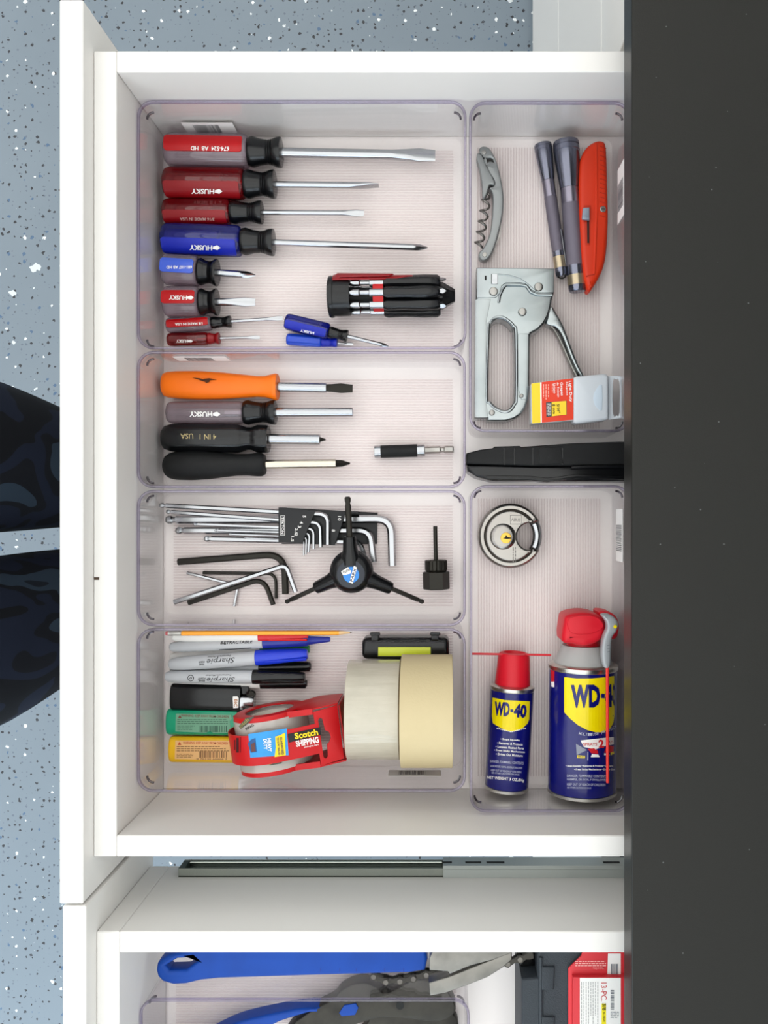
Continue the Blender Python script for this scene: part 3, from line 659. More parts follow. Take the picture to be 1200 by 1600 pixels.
bars('logo_frame', [(438, 805.5, 438.6, 836.5), (444.6, 805.5, 445.2, 836.5), (438, 805.5, 445.2, 806.1), (438, 835.9, 445.2, 836.5)], zA, INKW, hp)

GL = 'loose hex keys under the holder'
hex_key('thickest loose black hex key with a long straight arm', [(278, 878), (444, 865), (446, 928)], 10.5, 0.0003, BLACKS, group=GL)
hex_key('thin loose black hex key lying behind the chrome one', [(317, 895), (431, 896), (431.5, 935)], 5.0, 0.0003, BLACKS, group=GL)
hex_key('short thin loose chrome hex key under the others', [(292, 895), (372, 915), (366, 947)], 5.0, 0.0003, CHROME, group=GL, bend=1.0)
hex_key('loose black hex key of middle thickness lying slanted', [(294, 942), (412, 903), (427, 945)], 8.0, 0.0036, BLACKS, group=GL)
hex_key('long loose chrome hex key lying on top of black ones', [(272, 941), (447, 883), (462, 925)], 8.0, 0.0090, CHROME, group=GL, bend=0.8)

zc = ZB+0.034
t = thing('three_way_wrench', 'black three-armed hex wrench with a round blue emblem', 'wrench', (*Wp(549, 893, ZB)[:2], ZB+0.010))
c3 = Wp(549, 893, zc)
hub = lathe([(-0.014, 0), (-0.014, 0.013), (-0.010, 0.019), (-0.004, 0.0215), (0.002, 0.021), (0.007, 0.017), (0.0095, 0.0125), (0.0095, 0)], 40, Matrix.Translation(c3)@Matrix.Rotation(R(-90), 4, 'Y'))
hb = obj('hub', hub, BLACK, t, ang=50)
for nmx, (sx, sy), (ex, ey), dsl, drod, zt in (('a', (544.5, 838), (543, 776), 0.0066, 0.0030, zc+0.010), ('b', (612, 914), (662, 941), 0.0066, 0.0023, ZB+0.012), ('c', (494, 917), (446, 941), 0.0066, 0.0023, ZB+0.012)):
    e = Wp(ex, ey, zt); d = (e-c3)
    f = ((sx-549)**2+(sy-893)**2)**0.5/((ex-549)**2+(ey-893)**2)**0.5
    sp = c3+d*f
    M, L = frame(c3, e); ls = (sp-c3).length
    s_ = obj('sleeve', lathe([(0.008, 0), (0.008, 0.0105), (0.016, 0.0098), (ls*0.62, 0.0074), (ls*0.94, 0.0064), (ls, 0.0058), (ls, 0)], 24, M), BLACK, t)
    obj('hex_rod', lathe([(ls, 0), (ls, drod), (L-drod*3, drod), (L-drod*2.2, drod*0.75), (L-drod*1.4, drod), (L-drod*0.4, drod), (L, drod*0.6), (L, 0)], 6, M), BLACKS, s_, ang=20)
zl = zc+0.0095
obj('emblem_disc', prism([circ(c3.x+0.0005, c3.y-0.002, 0.0135, 36)], zl-0.001, zl+0.0004, 0.0003), mat('charcoal_disc', '#2b2f38', 0.35), hb)
obj('blue_emblem', prism([circ(c3.x+0.0008, c3.y-0.0025, 0.0078, 32)], zl, zl+0.0008, 0.0002), mat('emblem_blue', '#1f7ed0', 0.3, coat=0.4), hb)
flat('emblem_band', [(533, 893), (544, 886), (546, 890), (549, 892), (548, 896), (536, 899)], zl+0.001, INKW, hb); text('TOOL', 541, 892.5, 12, 4, -32, zl+0.0014, INKK, hb)
flat('emblem_band', [(553, 884), (558, 887), (551, 912), (546, 910)], zl+0.001, INKW, hb); text('PARK', 552, 898, 22, 4.5, -73, zl+0.0014, mat('navy_ink', '#14204a', 0.5), hb)

z = ZB+0.0135
pa = Wp(682, 921, z); pb = Wp(680, 822, z); M, L = frame(pa, pb); k = L/99
t = thing('lockring_tool', 'black toothed lockring socket with a thin guide pin', 'socket', (pa.x, pa.y, ZB))
obj('hex_body', lathe([(0, 0), (0, 0.0118), (0.0008, 0.0133), (27*k, 0.0133), (28*k, 0.0118), (28*k, 0)], 6, M, phase=R(0)), BLACKS, t, ang=20)
obj('toothed_ring', lathe([(28*k, 0), (28*k, 0.0100), (31*k, 0.0112), (45*k, 0.0112), (46*k, 0.0104), (46*k, 0.006), (42*k, 0.0055), (42*k, 0)], 48, M, lambda tt, x, r: r*(1-(0.06 if (math.sin(12*tt) > 0.2 and r > 0.0095) else 0))), BLACKS, t, ang=25)
obj('guide_pin', lathe([(42*k, 0), (42*k, 0.0021), (98*k, 0.0021), (99*k, 0.0017), (99*k, 0)], 14, M), BLACKS, t)

# ------------------------------------------------------------------ fourth bin: pencil, markers, lighters, tapes, lamp
z = ZB+0.036
pa = Wp(259, 989.5, z); pb = Wp(550, 988.5, z); M, L = frame(pa, pb); k = L/291; rp = 3.9*k
t = thing('pencil', 'yellow-orange pencil with a pink eraser lying along the bin edge', 'pencil', (pa.x, pa.y, z-rp))
obj('eraser', lathe([(0, 0), (0, rp*0.7), (1*k, rp*0.9), (4*k, rp*0.9), (4*k, 0)], 16, M), mat('pink_eraser', '#c4686c', 0.8), t)
obj('ferrule', lathe([(4*k, 0), (4*k, rp*0.98)]+[((4+i*1.4)*k, rp*(0.98 if i % 2 else 0.9)) for i in range(1, 15)]+[(25*k, rp*0.98), (25*k, 0)], 20, M), TIN, t)
obj('barrel', lathe([(25*k, 0), (25*k, rp), (271*k, rp), (271*k, 0)], 6, M), mat('pencil_paint', '#f59f14', 0.35, coat=0.3), t, ang=20)
obj('sharpened_wood', lathe([(271*k, 0), (271*k, rp*0.95), (288*k, rp*0.28), (288*k, 0)], 16, M), mat('pencil_wood', '#e2bd8c', 0.7), t)
obj('lead', lathe([(288*k, 0), (288*k, rp*0.28), (291*k, rp*0.06), (291*k, 0)], 10, M), INKK, t)

GREY = mat('marker_grey', '#b6b9bd', 0.35, coat=0.2); MWHITE = mat('marker_white', '#ecebe8', 0.4)
def marker(lab, x0, y0, xm, x1, y1, dpx, h, body, capm, kind='cap', group='markers in the clear bin'):
    r = dpx/2/1580.0; zz = ZB+h+r; pa = Wp(x0, y0, zz); pb = Wp(x1, y1, zz); M, L = frame(pa, pb); k = L/math.hypot(x1-x0, y1-y0); lm = (xm-x0)*k
    t = thing('marker', lab, 'marker', (pa.x, pa.y, zz-r), group)
    b = obj('barrel', lathe([(0, 0), (0, r*0.35), (1.5*k, r*0.62), (6*k, r*0.80), (22*k, r*0.93), (50*k, r*0.985), (lm, r), (lm, 0)], 28, M), body, t)
    if kind == 'cap':
        c = obj('cap', lathe([(lm+0.0002, 0), (lm+0.0002, r*1.04), (lm+2*k, r*1.07), (lm+22*k, r*1.05), (L-14*k, r*0.86), (L-3*k, r*0.72), (L-0.5*k, r*0.62), (L, r*0.45), (L, 0)], 28, M), capm, t)
        obj('clip', box(lm+16*k, L-1*k, -r*0.22, r*0.22, r*0.98, r*1.16, 0.0006, 2, M@Matrix.Rotation(R(32), 4, 'X')), capm, c)
    else:
        c = obj('grip', lathe([(lm+0.0002, 0), (lm+0.0002, r*1.0), (L-36*k, r*0.96), (L-34*k, r*0.80), (L-22*k, r*0.62), (L-3*k, r*0.45), (L, r*0.36), (L, 0)], 28, M), capm, t)
    return t, b, cyl_z(pa, pb, r*0.985), M, r
MRED = mat('marker_red', '#d01820', 0.35, coat=0.2); MBLUE = mat('marker_blue', '#1436c8', 0.33, coat=0.2); MGREEN = mat('marker_green', '#0e7a35', 0.35, coat=0.2); MNAVY = mat('marker_navy', '#1b2a92', 0.35, coat=0.2)
marker('white marker with a red cap lying under the pencil', 268, 995, 404, 482, 994, 17, 0.0145, MWHITE, MRED)
m_ = marker('grey retractable marker with a dark blue grip and thin tip', 265, 1011, 411, 516, 999, 18.5, 0.0130, GREY, MNAVY, 'click')
text('RETRACTABLE', 370, 1003.5, 50, 5.0, -2, m_[2], INKK, m_[1], shear=0.2); text('Sharpie', 346, 999, 56, 5.5, -3, m_[2], INKK, m_[1], shear=0.25); text('FINE', 349, 1005.5, 9, 2.8, -2, m_[2], INKK, m_[1])
bars('print', [(342, 1013.4, 393, 1014.6)], m_[2], INKK, m_[1], rot=-3, c=(368, 1014))
marker('white marker with a green cap between two blue ones', 266, 1027, 407, 484, 1014, 18, 0.0005, MWHITE, MGREEN)
m_ = marker('grey fine point marker with a bright blue cap', 264, 1038, 400, 481, 1022, 23, 0.0125, GREY, MBLUE)
text('Sharpie', 345, 1031.5, 44, 11, 176, m_[2], INKK, m_[1], shear=0.3, bold=0.0); text('FINE', 315, 1038, 8, 2.8, 176, m_[2], INKK, m_[1]); text('POINT', 315, 1034.2, 10, 2.8, 176, m_[2], INKK, m_[1]); text('Permanent Marker', 342, 1025.4, 36, 2.8, 176, m_[2], INKK, m_[1], bold=0.0)
marker('grey marker with a black cap lying beneath the blue one', 266, 1047, 405, 486, 1041, 18, 0.0008, GREY, BLACK)
m_ = marker('grey fine point marker with a black cap beside the lighter', 258, 1057, 395, 477, 1058, 21, 0.0125, GREY, BLACK)
text('Sharpie', 345, 1061, 44, 9, 179, m_[2], INKK, m_[1], shear=0.3, bold=0.0); text('FINE', 315, 1063.5, 10, 3, 179, m_[2], INKK, m_[1]); text('POINT', 315, 1060, 12, 3, 179, m_[2], INKK, m_[1]); text('Permanent Marker', 341, 1055, 40, 2.6, 179, m_[2], INKK, m_[1], bold=0.0)
ci = circ(298, 1059.5, 5, 20); flat('round_seal', ci, m_[2], INKK, m_[1]); flat('seal_centre', circ(298, 1059.5, 4, 20), m_[2], GREY, m_[1], lift=0.0005); text('AP', 298, 1059.5, 5, 3.5, 179, m_[2], INKK, m_[1], lift=0.0008)
marker('white marker with a black cap lying under the black one', 266, 1066, 407, 480, 1068, 17, 0.0005, MWHITE, BLACK)

def lighter(lab, x0, y0, x1, y1, bodym, h, wpx=42):
    ry = wpx/2/1560.0; rz = 0.0074; zz = ZB+rz+h; pa = Wp(x0, y0, zz); pb = Wp(x1, y1, zz); M, L = frame(pa, pb)
    t = thing('lighter', lab, 'lighter', (pa.x, pa.y, zz-rz), 'pocket lighters in the clear bin')
    def sq(tt, x, r):
        c, s = abs(math.cos(tt)), abs(math.sin(tt)); return r*(c**2.6+s**2.6)**(-1/2.6)
    Lb = L
    b = obj('body', lathe([(0, 0), (0, 0.86), (0.0008, 0.95), (0.0025, 1.0), (Lb-0.001, 1.0), (Lb, 0.97), (Lb, 0)], 40, M@Matrix.Diagonal((1, ry, rz, 1)), sq), bodym, t)
    hd = obj('metal_hood', lathe([(Lb+0.0002, 0), (Lb+0.0002, 0.93), (Lb+0.012, 0.93), (Lb+0.0135, 0.80), (Lb+0.0135, 0)], 40, M@Matrix.Translation((0, -ry*0.30, 0))@Matrix.Diagonal((1, ry*0.62, rz, 1)), sq), CHROME, t)
    obj('vent_hole', box(Lb+0.003, Lb+0.0055, -ry*0.78, -ry*0.62, rz*0.90, rz*0.94, 0, 1, M), INKK, hd)
    obj('spark_wheel', lathe([(-0.0028, 0), (-0.0028, 0.0042), (0.0028, 0.0042), (0.0028, 0)], 24, M@Matrix.Translation((Lb+0.010, ry*0.28, 0))@Matrix.Rotation(R(90), 4, 'Y'), lambda tt, x, r: r*(1-0.06*(math.sin(12*tt) > 0))), BLACKS, t)
    obj('fork', box(Lb+0.0002, Lb+0.008, ry*0.35, ry*0.92, -rz*0.55, rz*0.55, 0.001, 2, M), BLACK, t)
    return t, b, ZB+rz*2+h
lb, bb, zt = lighter('black pocket lighter with a metal hood next to the markers', 268, 1088, 377, 1091, BLACK, 0.0012, 43)
flat('logo_patch', [(364, 1088), (371, 1088), (373, 1091), (372.5, 1106), (364.5, 1106.5), (363.5, 1092)], zt, INKW, bb, lift=0.0001); text('BIC', 368.3, 1098.5, 11, 5, 92, zt, mat('logo_orange', '#b06a1c', 0.5), bb, lift=0.0004)
lg, gb, zt = lighter('green pocket lighter with a warning sticker', 262, 1127, 372, 1128, mat('lighter_green', '#0d9a72', 0.35, coat=0.3), 0.0006, 41)
flat('warning_sticker', [(275, 1115), (361, 1117), (362, 1123), (359, 1127), (361, 1145), (334, 1145.5), (328, 1142), (322, 1145), (274, 1143)], zt, mat('green_sticker', '#6da083', 0.5), gb, lift=0.0002)
text('WARNING: KEEP AWAY FROM CHILDREN', 320, 1119, 74, 3.8, 1.5, zt, mat('brown_ink', '#6e3b2c', 0.5), gb, bold=0.01)
bars('fine_print', rows(277, 1124, 356, 1133, 3, 0.32, rnd=4)+rows(277, 1134, 304, 1142, 3, 0.35, rnd=5), zt, mat('dark_green_ink', '#27503f', 0.5), gb, lift=0.0005)
bars('barcode', barcode(312, 1134, 355, 1144, n=20, rnd=8), zt, mat('dark_green_ink'), gb, lift=0.0005); flat('warning_triangle', [(281, 1117), (284, 1122), (278, 1122)], zt, mat('brown_ink'), gb, lift=0.0005)
ly, yb, zt = lighter('yellow pocket lighter with a warning sticker and barcode', 266, 1170, 376, 1171, mat('lighter_yellow', '#f4bd16', 0.35, coat=0.3), 0.0006, 41)
flat('warning_sticker', [(274, 1157), (360, 1158), (362, 1188), (273, 1186)], zt, mat('peach_sticker', '#e8b678', 0.5), yb, lift=0.0002)
text('WARNING: KEEP AWAY FROM CHILDREN', 321, 1161, 70, 4, 0.7, zt, mat('sticker_red_ink', '#bf4a28', 0.5), yb, bold=0.01)
bars('fine_print', rows(276, 1166, 358, 1176, 3, 0.32, rnd=14)+rows(276, 1178, 302, 1185, 3, 0.35, rnd=15), zt, mat('sticker_brown_ink', '#77502e', 0.5), yb, lift=0.0005)
bars('barcode', barcode(311, 1174, 354, 1184, n=20, rnd=18), zt, mat('sticker_brown_ink'), yb, lift=0.0005); text('0 70330 60006 7', 331, 1186, 48, 2.4, 0.7, zt, mat('sticker_brown_ink'), yb); flat('warning_triangle', [(280.5, 1159), (283.5, 1164), (277.5, 1164)], zt, mat('sticker_red_ink'), yb, lift=0.0005)

# tape rolls standing on edge
def tape_roll(lab, px0, px1, cy, r, m, corem, group):
    zz = ZB+r; xa = Wp(px0, cy, ZB+2*r).x; xb = Wp(px1, cy, ZB+2*r).x; y = Wp(0, cy, zz).y
    M = Matrix.Translation((xa, y, zz)); L = xb-xa; ri = 0.038; e = 0.0004
    t = thing('tape_roll', lab, 'tape', (xa+L/2, y, ZB), group)
    prof = [(0, ri+0.0016), (0, r-e), (e, r), (L-e, r), (L, r-e), (L, ri+0.0016)]
    bm = bmesh.new(); n = 72; rings = [[bm.verts.new((x, q*math.cos(2*math.pi*i/n), q*math.sin(2*math.pi*i/n))) for i in range(n)] for x, q in prof]
    for a, b in zip(rings, rings[1:]+rings[:1]):
        for i in range(n): bm.faces.new((a[i], a[(i+1) % n], b[(i+1) % n], b[i]))
    obj('tape', xf(bm, M), m, t)
    bm = bmesh.new(); rings = [[bm.verts.new((x, q*math.cos(2*math.pi*i/n), q*math.sin(2*math.pi*i/n))) for i in range(n)] for x, q in [(0, ri), (0, ri+0.0015), (L, ri+0.0015), (L, ri)]]
    for a, b in zip(rings, rings[1:]+rings[:1]):
        for i in range(n): bm.faces.new((a[i], a[(i+1) % n], b[(i+1) % n], b[i]))
    obj('cardboard_core', xf(bm, M), corem, t)
    return t
CARD = mat('cardboard', '#a98a62', 0.85)
PT = mat('packing_tape', '#bbb4a4', 0.24, coat=0.5, var=(35, '#aea898', 0.6))
_n = PT.node_tree; _tc = _n.nodes.new('ShaderNodeTexCoord'); _mp = _n.nodes.new('ShaderNodeMapping'); _mp.inputs['Scale'].default_value = (14, 70, 70)
_ns = _n.nodes.new('ShaderNodeTexNoise'); _ns.inputs['Scale'].default_value = 1.6; _ns.inputs['Detail'].default_value = 4; _bp = _n.nodes.new('ShaderNodeBump'); _bp.inputs['Strength'].default_value = 0.55; _bp.inputs['Distance'].default_value = 0.002
_n.links.new(_tc.outputs['Object'], _mp.inputs[0]); _n.links.new(_mp.outputs[0], _ns.inputs['Vector']); _n.links.new(_ns.outputs['Fac'], _bp.inputs['Height']); _n.links.new(_bp.outputs[0], _n.nodes['Principled BSDF'].inputs['Normal']); _n.links.new(_bp.outputs[0], _n.nodes['Principled BSDF'].inputs['Coat Normal'])
tape_roll('roll of pale clear packing tape standing on edge', 537, 622, 1108, 0.0472, PT, CARD, 'tape rolls standing on edge')
tape_roll('wider roll of cream masking tape beside the clear bin wall', 623.5, 708, 1110, 0.0530, mat('masking_tape', '#c3b38d', 0.62, bump=(500, 0.25), var=(18, '#bbaa83', 0.5)), CARD, 'tape rolls standing on edge')

# work light behind the tape rolls
t = thing('work_light', 'black pocket work light with a yellow-green light strip and two clips', 'work light', (*Wp(633, 1012, ZB)[:2], ZB))
zt = ZB+0.030
a = Wp(565, 1031, zt); b = Wp(702, 997, zt)
obj('body', box(a.x, b.x, a.y, b.y, ZB, zt, 0.0055, 4), BLACK, t)
a2 = Wp(591, 1025, zt); b2 = Wp(673, 1011, zt)
fr = obj('light_frame', box(a2.x-0.001, b2.x+0.001, a2.y-0.001, b2.y+0.001, zt-0.001, zt+0.0006, 0.0004), mat('lamp_surround', '#2a2d22', 0.4), t)
obj('light_strip', box(a2.x, b2.x, a2.y, b2.y, zt-0.0005, zt+0.0010, 0.0004), mat('cob_yellow', '#c9d336', 0.4, coat=0.3), fr)
for xa, xb in ((578, 594), (672, 688)):
    p = Wp(xa, 1001, zt); q = Wp(xb, 988, zt)
    obj('clip', box(p.x+0.0012, q.x-0.0012, p.y-0.001, q.y-0.0015, zt-0.012, zt+0.0006, 0.0015, 2), BLACK, t); obj('clip_bar', box(p.x, q.x, q.y-0.003, q.y, zt-0.003, zt+0.0018, 0.001, 2), BLACK, t)
bars('vent_slots', [(603+i*6, 1002, 606+i*6, 1003.2) for i in range(11)], zt, SLOT, t, lift=0.0002)

# tape dispenser: red hull around a roll lying with its axis across
cz = ZB+0.0425; c0 = Wp(428, 1152, cz)
MD = Matrix.Translation(c0)@Matrix.Rotation(R(8.5), 4, 'Z')
t = thing('tape_dispenser', 'red shipping tape dispenser with a blue label and roll of clear tape', 'tape dispenser', (c0.x, c0.y, ZB))
def yroll(prof, n=56):
    bm = bmesh.new(); rings = [[bm.verts.new((q*math.cos(2*math.pi*i/n), y, q*math.sin(2*math.pi*i/n))) for i in range(n)] for y, q in prof]
    for a, b in zip(rings, rings[1:]+rings[:1]):
        for i in range(n): bm.faces.new((a[i], a[(i+1) % n], b[(i+1) % n], b[i]))
    return bm
RT = 0.0355
rl_ = obj('tape_spool', xf(yroll([(-0.0235, 0.0195), (-0.0235, RT), (0.0235, RT), (0.0235, 0.0195)]), MD), TAPEC, t)
obj('spool_core', xf(yroll([(-0.0235, 0.0175), (-0.0235, 0.0193), (0.0235, 0.0193), (0.0235, 0.0175)]), MD), mat('spool_core_white', '#cfc8bd', 0.7), rl_)
DRED = mat('dispenser_red', '#ba0d14', 0.4, spec=0.3)
RB = 0.0405
arc = [(RB*math.cos(R(a)), RB*math.sin(R(a))) for a in range(205, 62, -6)]
def strip(path, y0, y1, th, taper=None):
    lp = []
    for i, (x, z) in enumerate(path):
        a = path[max(0, i-1)]; b = path[min(len(path)-1, i+1)]; d = Vector((b[0]-a[0], b[1]-a[1])).normalized(); n = Vector((-d.y, d.x))
        f0, f1 = taper(i/(len(path)-1)) if taper else (y0, y1)
        lp.append([(x, f0, z), (x, f1, z), (x+n.x*th, f1, z+n.y*th), (x+n.x*th, f0, z+n.y*th)])
    return loft(lp)
pl = [(0.0415, 0.0305)]
band = obj('label_band', xf(strip(arc+[(0.0300, 0.0345), (0.0470, 0.0283)], -0.0145, 0.0135, 0.0014), MD), DRED, t, ang=30)
# end plate with a hang hole
hole = []
for (x, y) in [(0.0465, -0.019), (0.0485, -0.0205), (0.0505, -0.019), (0.0515, -0.008), (0.0540, -0.006), (0.0560, -0.002), (0.0550, 0.003), (0.0515, 0.0055), (0.0505, 0.0165), (0.0485, 0.0180), (0.0465, 0.0165)]: hole.append((x, y))
plate = prism([[(0.0490, -0.0262), (0.0715, -0.0245), (0.0725, 0.0262), (0.0490, 0.0245)], [(a+0.0060, b) for a, b in hole]], 0, 0.0016, 0.0003)
ep = obj('end_plate', xf(plate, MD@Matrix.Translation((0, 0, 0.0452))@Matrix.Rotation(R(20), 4, 'Y')), DRED, t)
for sy in (-1, 1):
    y0 = sy*0.0262; th = 0.0016
    ring_o = [(0.0335*math.cos(R(a)), 0.0335*math.sin(R(a))) for a in range(30, 331, 10)]
    side = ring_o+[(0.045, -0.030), (0.069, -0.024), (0.069, 0.0205), (0.044, 0.0290)]
    inner = [(0.0235*math.cos(R(a)), 0.0235*math.sin(R(a))) for a in range(0, 360, 12)]
    bm = prism([side, inner], min(y0, y0+sy*th), max(y0, y0+sy*th), 0.0003)
    for v in bm.verts: v.co = Vector((v.co.x, v.co.z, v.co.y))
    sd = obj('side_plate', xf(bm, MD), DRED, t)
    arc2 = [(0.0335*math.cos(R(a)), 0.0335*math.sin(R(a))) for a in range(170, 48, -6)]+[(0.046, 0.0280)]
    obj('side_flange', xf(strip(arc2, y0-sy*0.004, y0+sy*0.0016, 0.0014), MD), DRED, sd, ang=30)
    for i in range(11):
        a = R(118-i*5); Mn = MD@Matrix.Rotation(R(90)-a, 4, 'Y')
        obj('grip_tooth', xf(box(-0.0008, 0.0008, y0-sy*0.0052, y0-sy*0.0040, 0.0335, 0.0352) if True else None, Mn), mat('tooth_dark', '#5a0a0e', 0.5), sd, smooth=False)
obj('cutter_bar', xf(box(0.0685, 0.0705, -0.0255, 0.0255, -0.026, 0.0190, 0.0004, 1), MD), DRED, t)
# label print on the band: heights follow the band's curved top
def band_z(X, Y):
    q = MD.inverted()@Vector((X, Y, 0)); x = q.x
    if x < 0.0158: return cz+math.sqrt(max(1e-8, (RB+0.0014)**2-min(abs(x), RB)**2))
    if x < 0.0300: return cz+0.0386-(x-0.0158)*0.19
    return cz+0.0360-(x-0.030)*0.355
flat('blue_label', [(388, 1147), (448, 1138), (451, 1180), (391, 1184)], band_z, mat('label_blue', '#2f8fd0', 0.4), band, lift=0.0004)
flat('yellow_label', [(430, 1151), (437, 1149), (445, 1145), (446.5, 1180), (429, 1183), (431, 1168)], band_z, mat('label_yellow', '#f2cf18', 0.4), band, lift=0.0007)
text('HEAVY', 421, 1164, 21, 6, 86, band_z, INKW, band, lift=0.0008, bold=0.03); text('DUTY', 414.5, 1163, 16, 5.5, 86, band_z, INKW, band, lift=0.0008, bold=0.03)
text('GUARANTEED', 440.5, 1165.5, 28, 4, 84, band_z, mat('label_navy', '#1c2a52', 0.5), band, lift=0.0010, bold=0.02); text('TO STAY SEALED', 435.2, 1166, 28, 3.4, 84, band_z, mat('label_navy'), band, lift=0.0010, bold=0.02)
flat('parcel_picture', [(387, 1162), (392, 1156), (399, 1153), (401, 1175), (392, 1176)], band_z, mat('parcel_blue', '#1d4f86', 0.4), band, lift=0.0007)
flat('parcel_box', [(392, 1163), (398, 1160), (399.5, 1174), (393, 1175)], band_z, mat('parcel_brown', '#5c3a3a', 0.5), band, lift=0.0009)
flat('black_stripe', [(449.5, 1147), (500.5, 1136), (502, 1148), (451, 1160.5)], band_z, INKK, band, lift=0.0005)
text('Scotch', 478.5, 1147, 37, 10, -11, band_z, mat('label_yellow'), band, lift=0.0009, bold=0.035)
text('SHIPPING', 480, 1159, 36, 10, -11, band_z, INKW, band, lift=0.0008, bold=0.03); text('packaging tape', 486.5, 1165.5, 23, 3, -11, band_z, INKW, band, lift=0.0008)
bars('fine_print', [(369, 1153, 373, 1176), (366, 1156, 367.5, 1172), (375, 1151, 376, 1176)], band_z, mat('dark_print', '#3d0a10', 0.5), band, lift=0.0005)
def roll_z(X, Y):
    q = MD.inverted()@Vector((X, Y, 0)); return cz+math.sqrt(max(1e-8, RT*RT-min(abs(q.x), RT*0.99)**2))
GOLD = mat('tape_print_gold', '#9a9457', 0.5)
flat('tape_print', [(373, 1135), (384, 1122), (398, 1119), (386, 1132), (376, 1139)], roll_z, mat('tape_print_dark', '#4c4c46', 0.5), rl_, lift=0.0004); text('otch', 381, 1129.5, 18, 6, -42, roll_z, GOLD, rl_, lift=0.0007); text('PING', 390, 1136, 14, 4, -30, roll_z, INKK, rl_, lift=0.0007)
flat('tape_print', [(413, 1191), (430, 1188), (442, 1183), (440, 1193), (422, 1196)], roll_z, mat('tape_print_dark'), rl_, lift=0.0004); text('Sc', 425, 1191, 14, 6, -12, roll_z, GOLD, rl_, lift=0.0007)

# ------------------------------------------------------------------ fifth bin: corkscrew, flashlights, knife, staple gun, staples
z0 = ZB+0.002; z1 = ZB+0.013
GREYM = mat('grey_satin_metal', '#8e9191', 0.38, metal=0.65)
t = thing('corkscrew', 'grey waiter corkscrew with its worm folded out slightly', 'corkscrew', (*Wp(768, 330, ZB)[:2], ZB+0.0015))
def q4(l): return [(720+x/4.286, 140+y/4.286) for x, y in l]
body = q4([(150, 378), (188, 388), (215, 425), (240, 480), (262, 560), (280, 650), (288, 730), (284, 820), (270, 900), (245, 1000), (215, 1085), (185, 1130), (150, 1145), (122, 1125), (122, 1090), (150, 1060), (185, 990), (205, 900), (213, 800), (214, 720), (205, 675), (190, 660), (222, 640), (218, 600), (190, 560), (165, 500), (160, 470), (125, 420), (125, 392)])
hole = q4([(165, 475), (175, 458), (200, 455), (215, 465), (222, 485), (205, 478), (185, 478), (175, 490)])
b = obj('handle', prism([P2(catmull(body, 3), z1), P2(hole, z1)], z0, z1, 0.0018), GREYM, t)
lev = q4([(112, 430), (140, 440), (165, 500), (195, 560), (222, 610), (224, 640), (192, 642), (178, 690), (150, 740), (142, 640), (128, 540), (107, 470)])
obj('lever', prism([P2(catmull(lev, 3), z1)], z0+0.002, z1+0.0015, 0.0012), GREYM, t)
for x, y in ((155, 420), (160, 1105)):
    c_ = Wp(720+x/4.286, 140+y/4.286, z1); obj('rivet', prism([circ(c_.x, c_.y, 0.0024, 20)], z1-0.001, z1+0.0008, 0.0003), STEEL, t)
pa = Wp(720+178/4.286, 140+690/4.286, ZB+0.0075); pb = Wp(720+118/4.286, 140+1060/4.286, ZB+0.0075); M, L = frame(pa, pb)
hel = [M@Vector((L*i/100, 0.0042*math.sin(2*math.pi*5.2*i/100)*min(1, i/8), 0.0042*math.cos(2*math.pi*5.2*i/100)*min(1, i/8))) for i in range(101)]
obj('worm', tube(hel, 0.0012, 8), mat('worm_steel', '#7d7a76', 0.3, metal=1.0), t)
obj('blade', prism([P2(q4([(272, 900), (262, 980), (215, 1100), (200, 1110), (205, 1090), (235, 1010)]), z0+0.004)], z0+0.002, z0+0.004), STEEL, t)

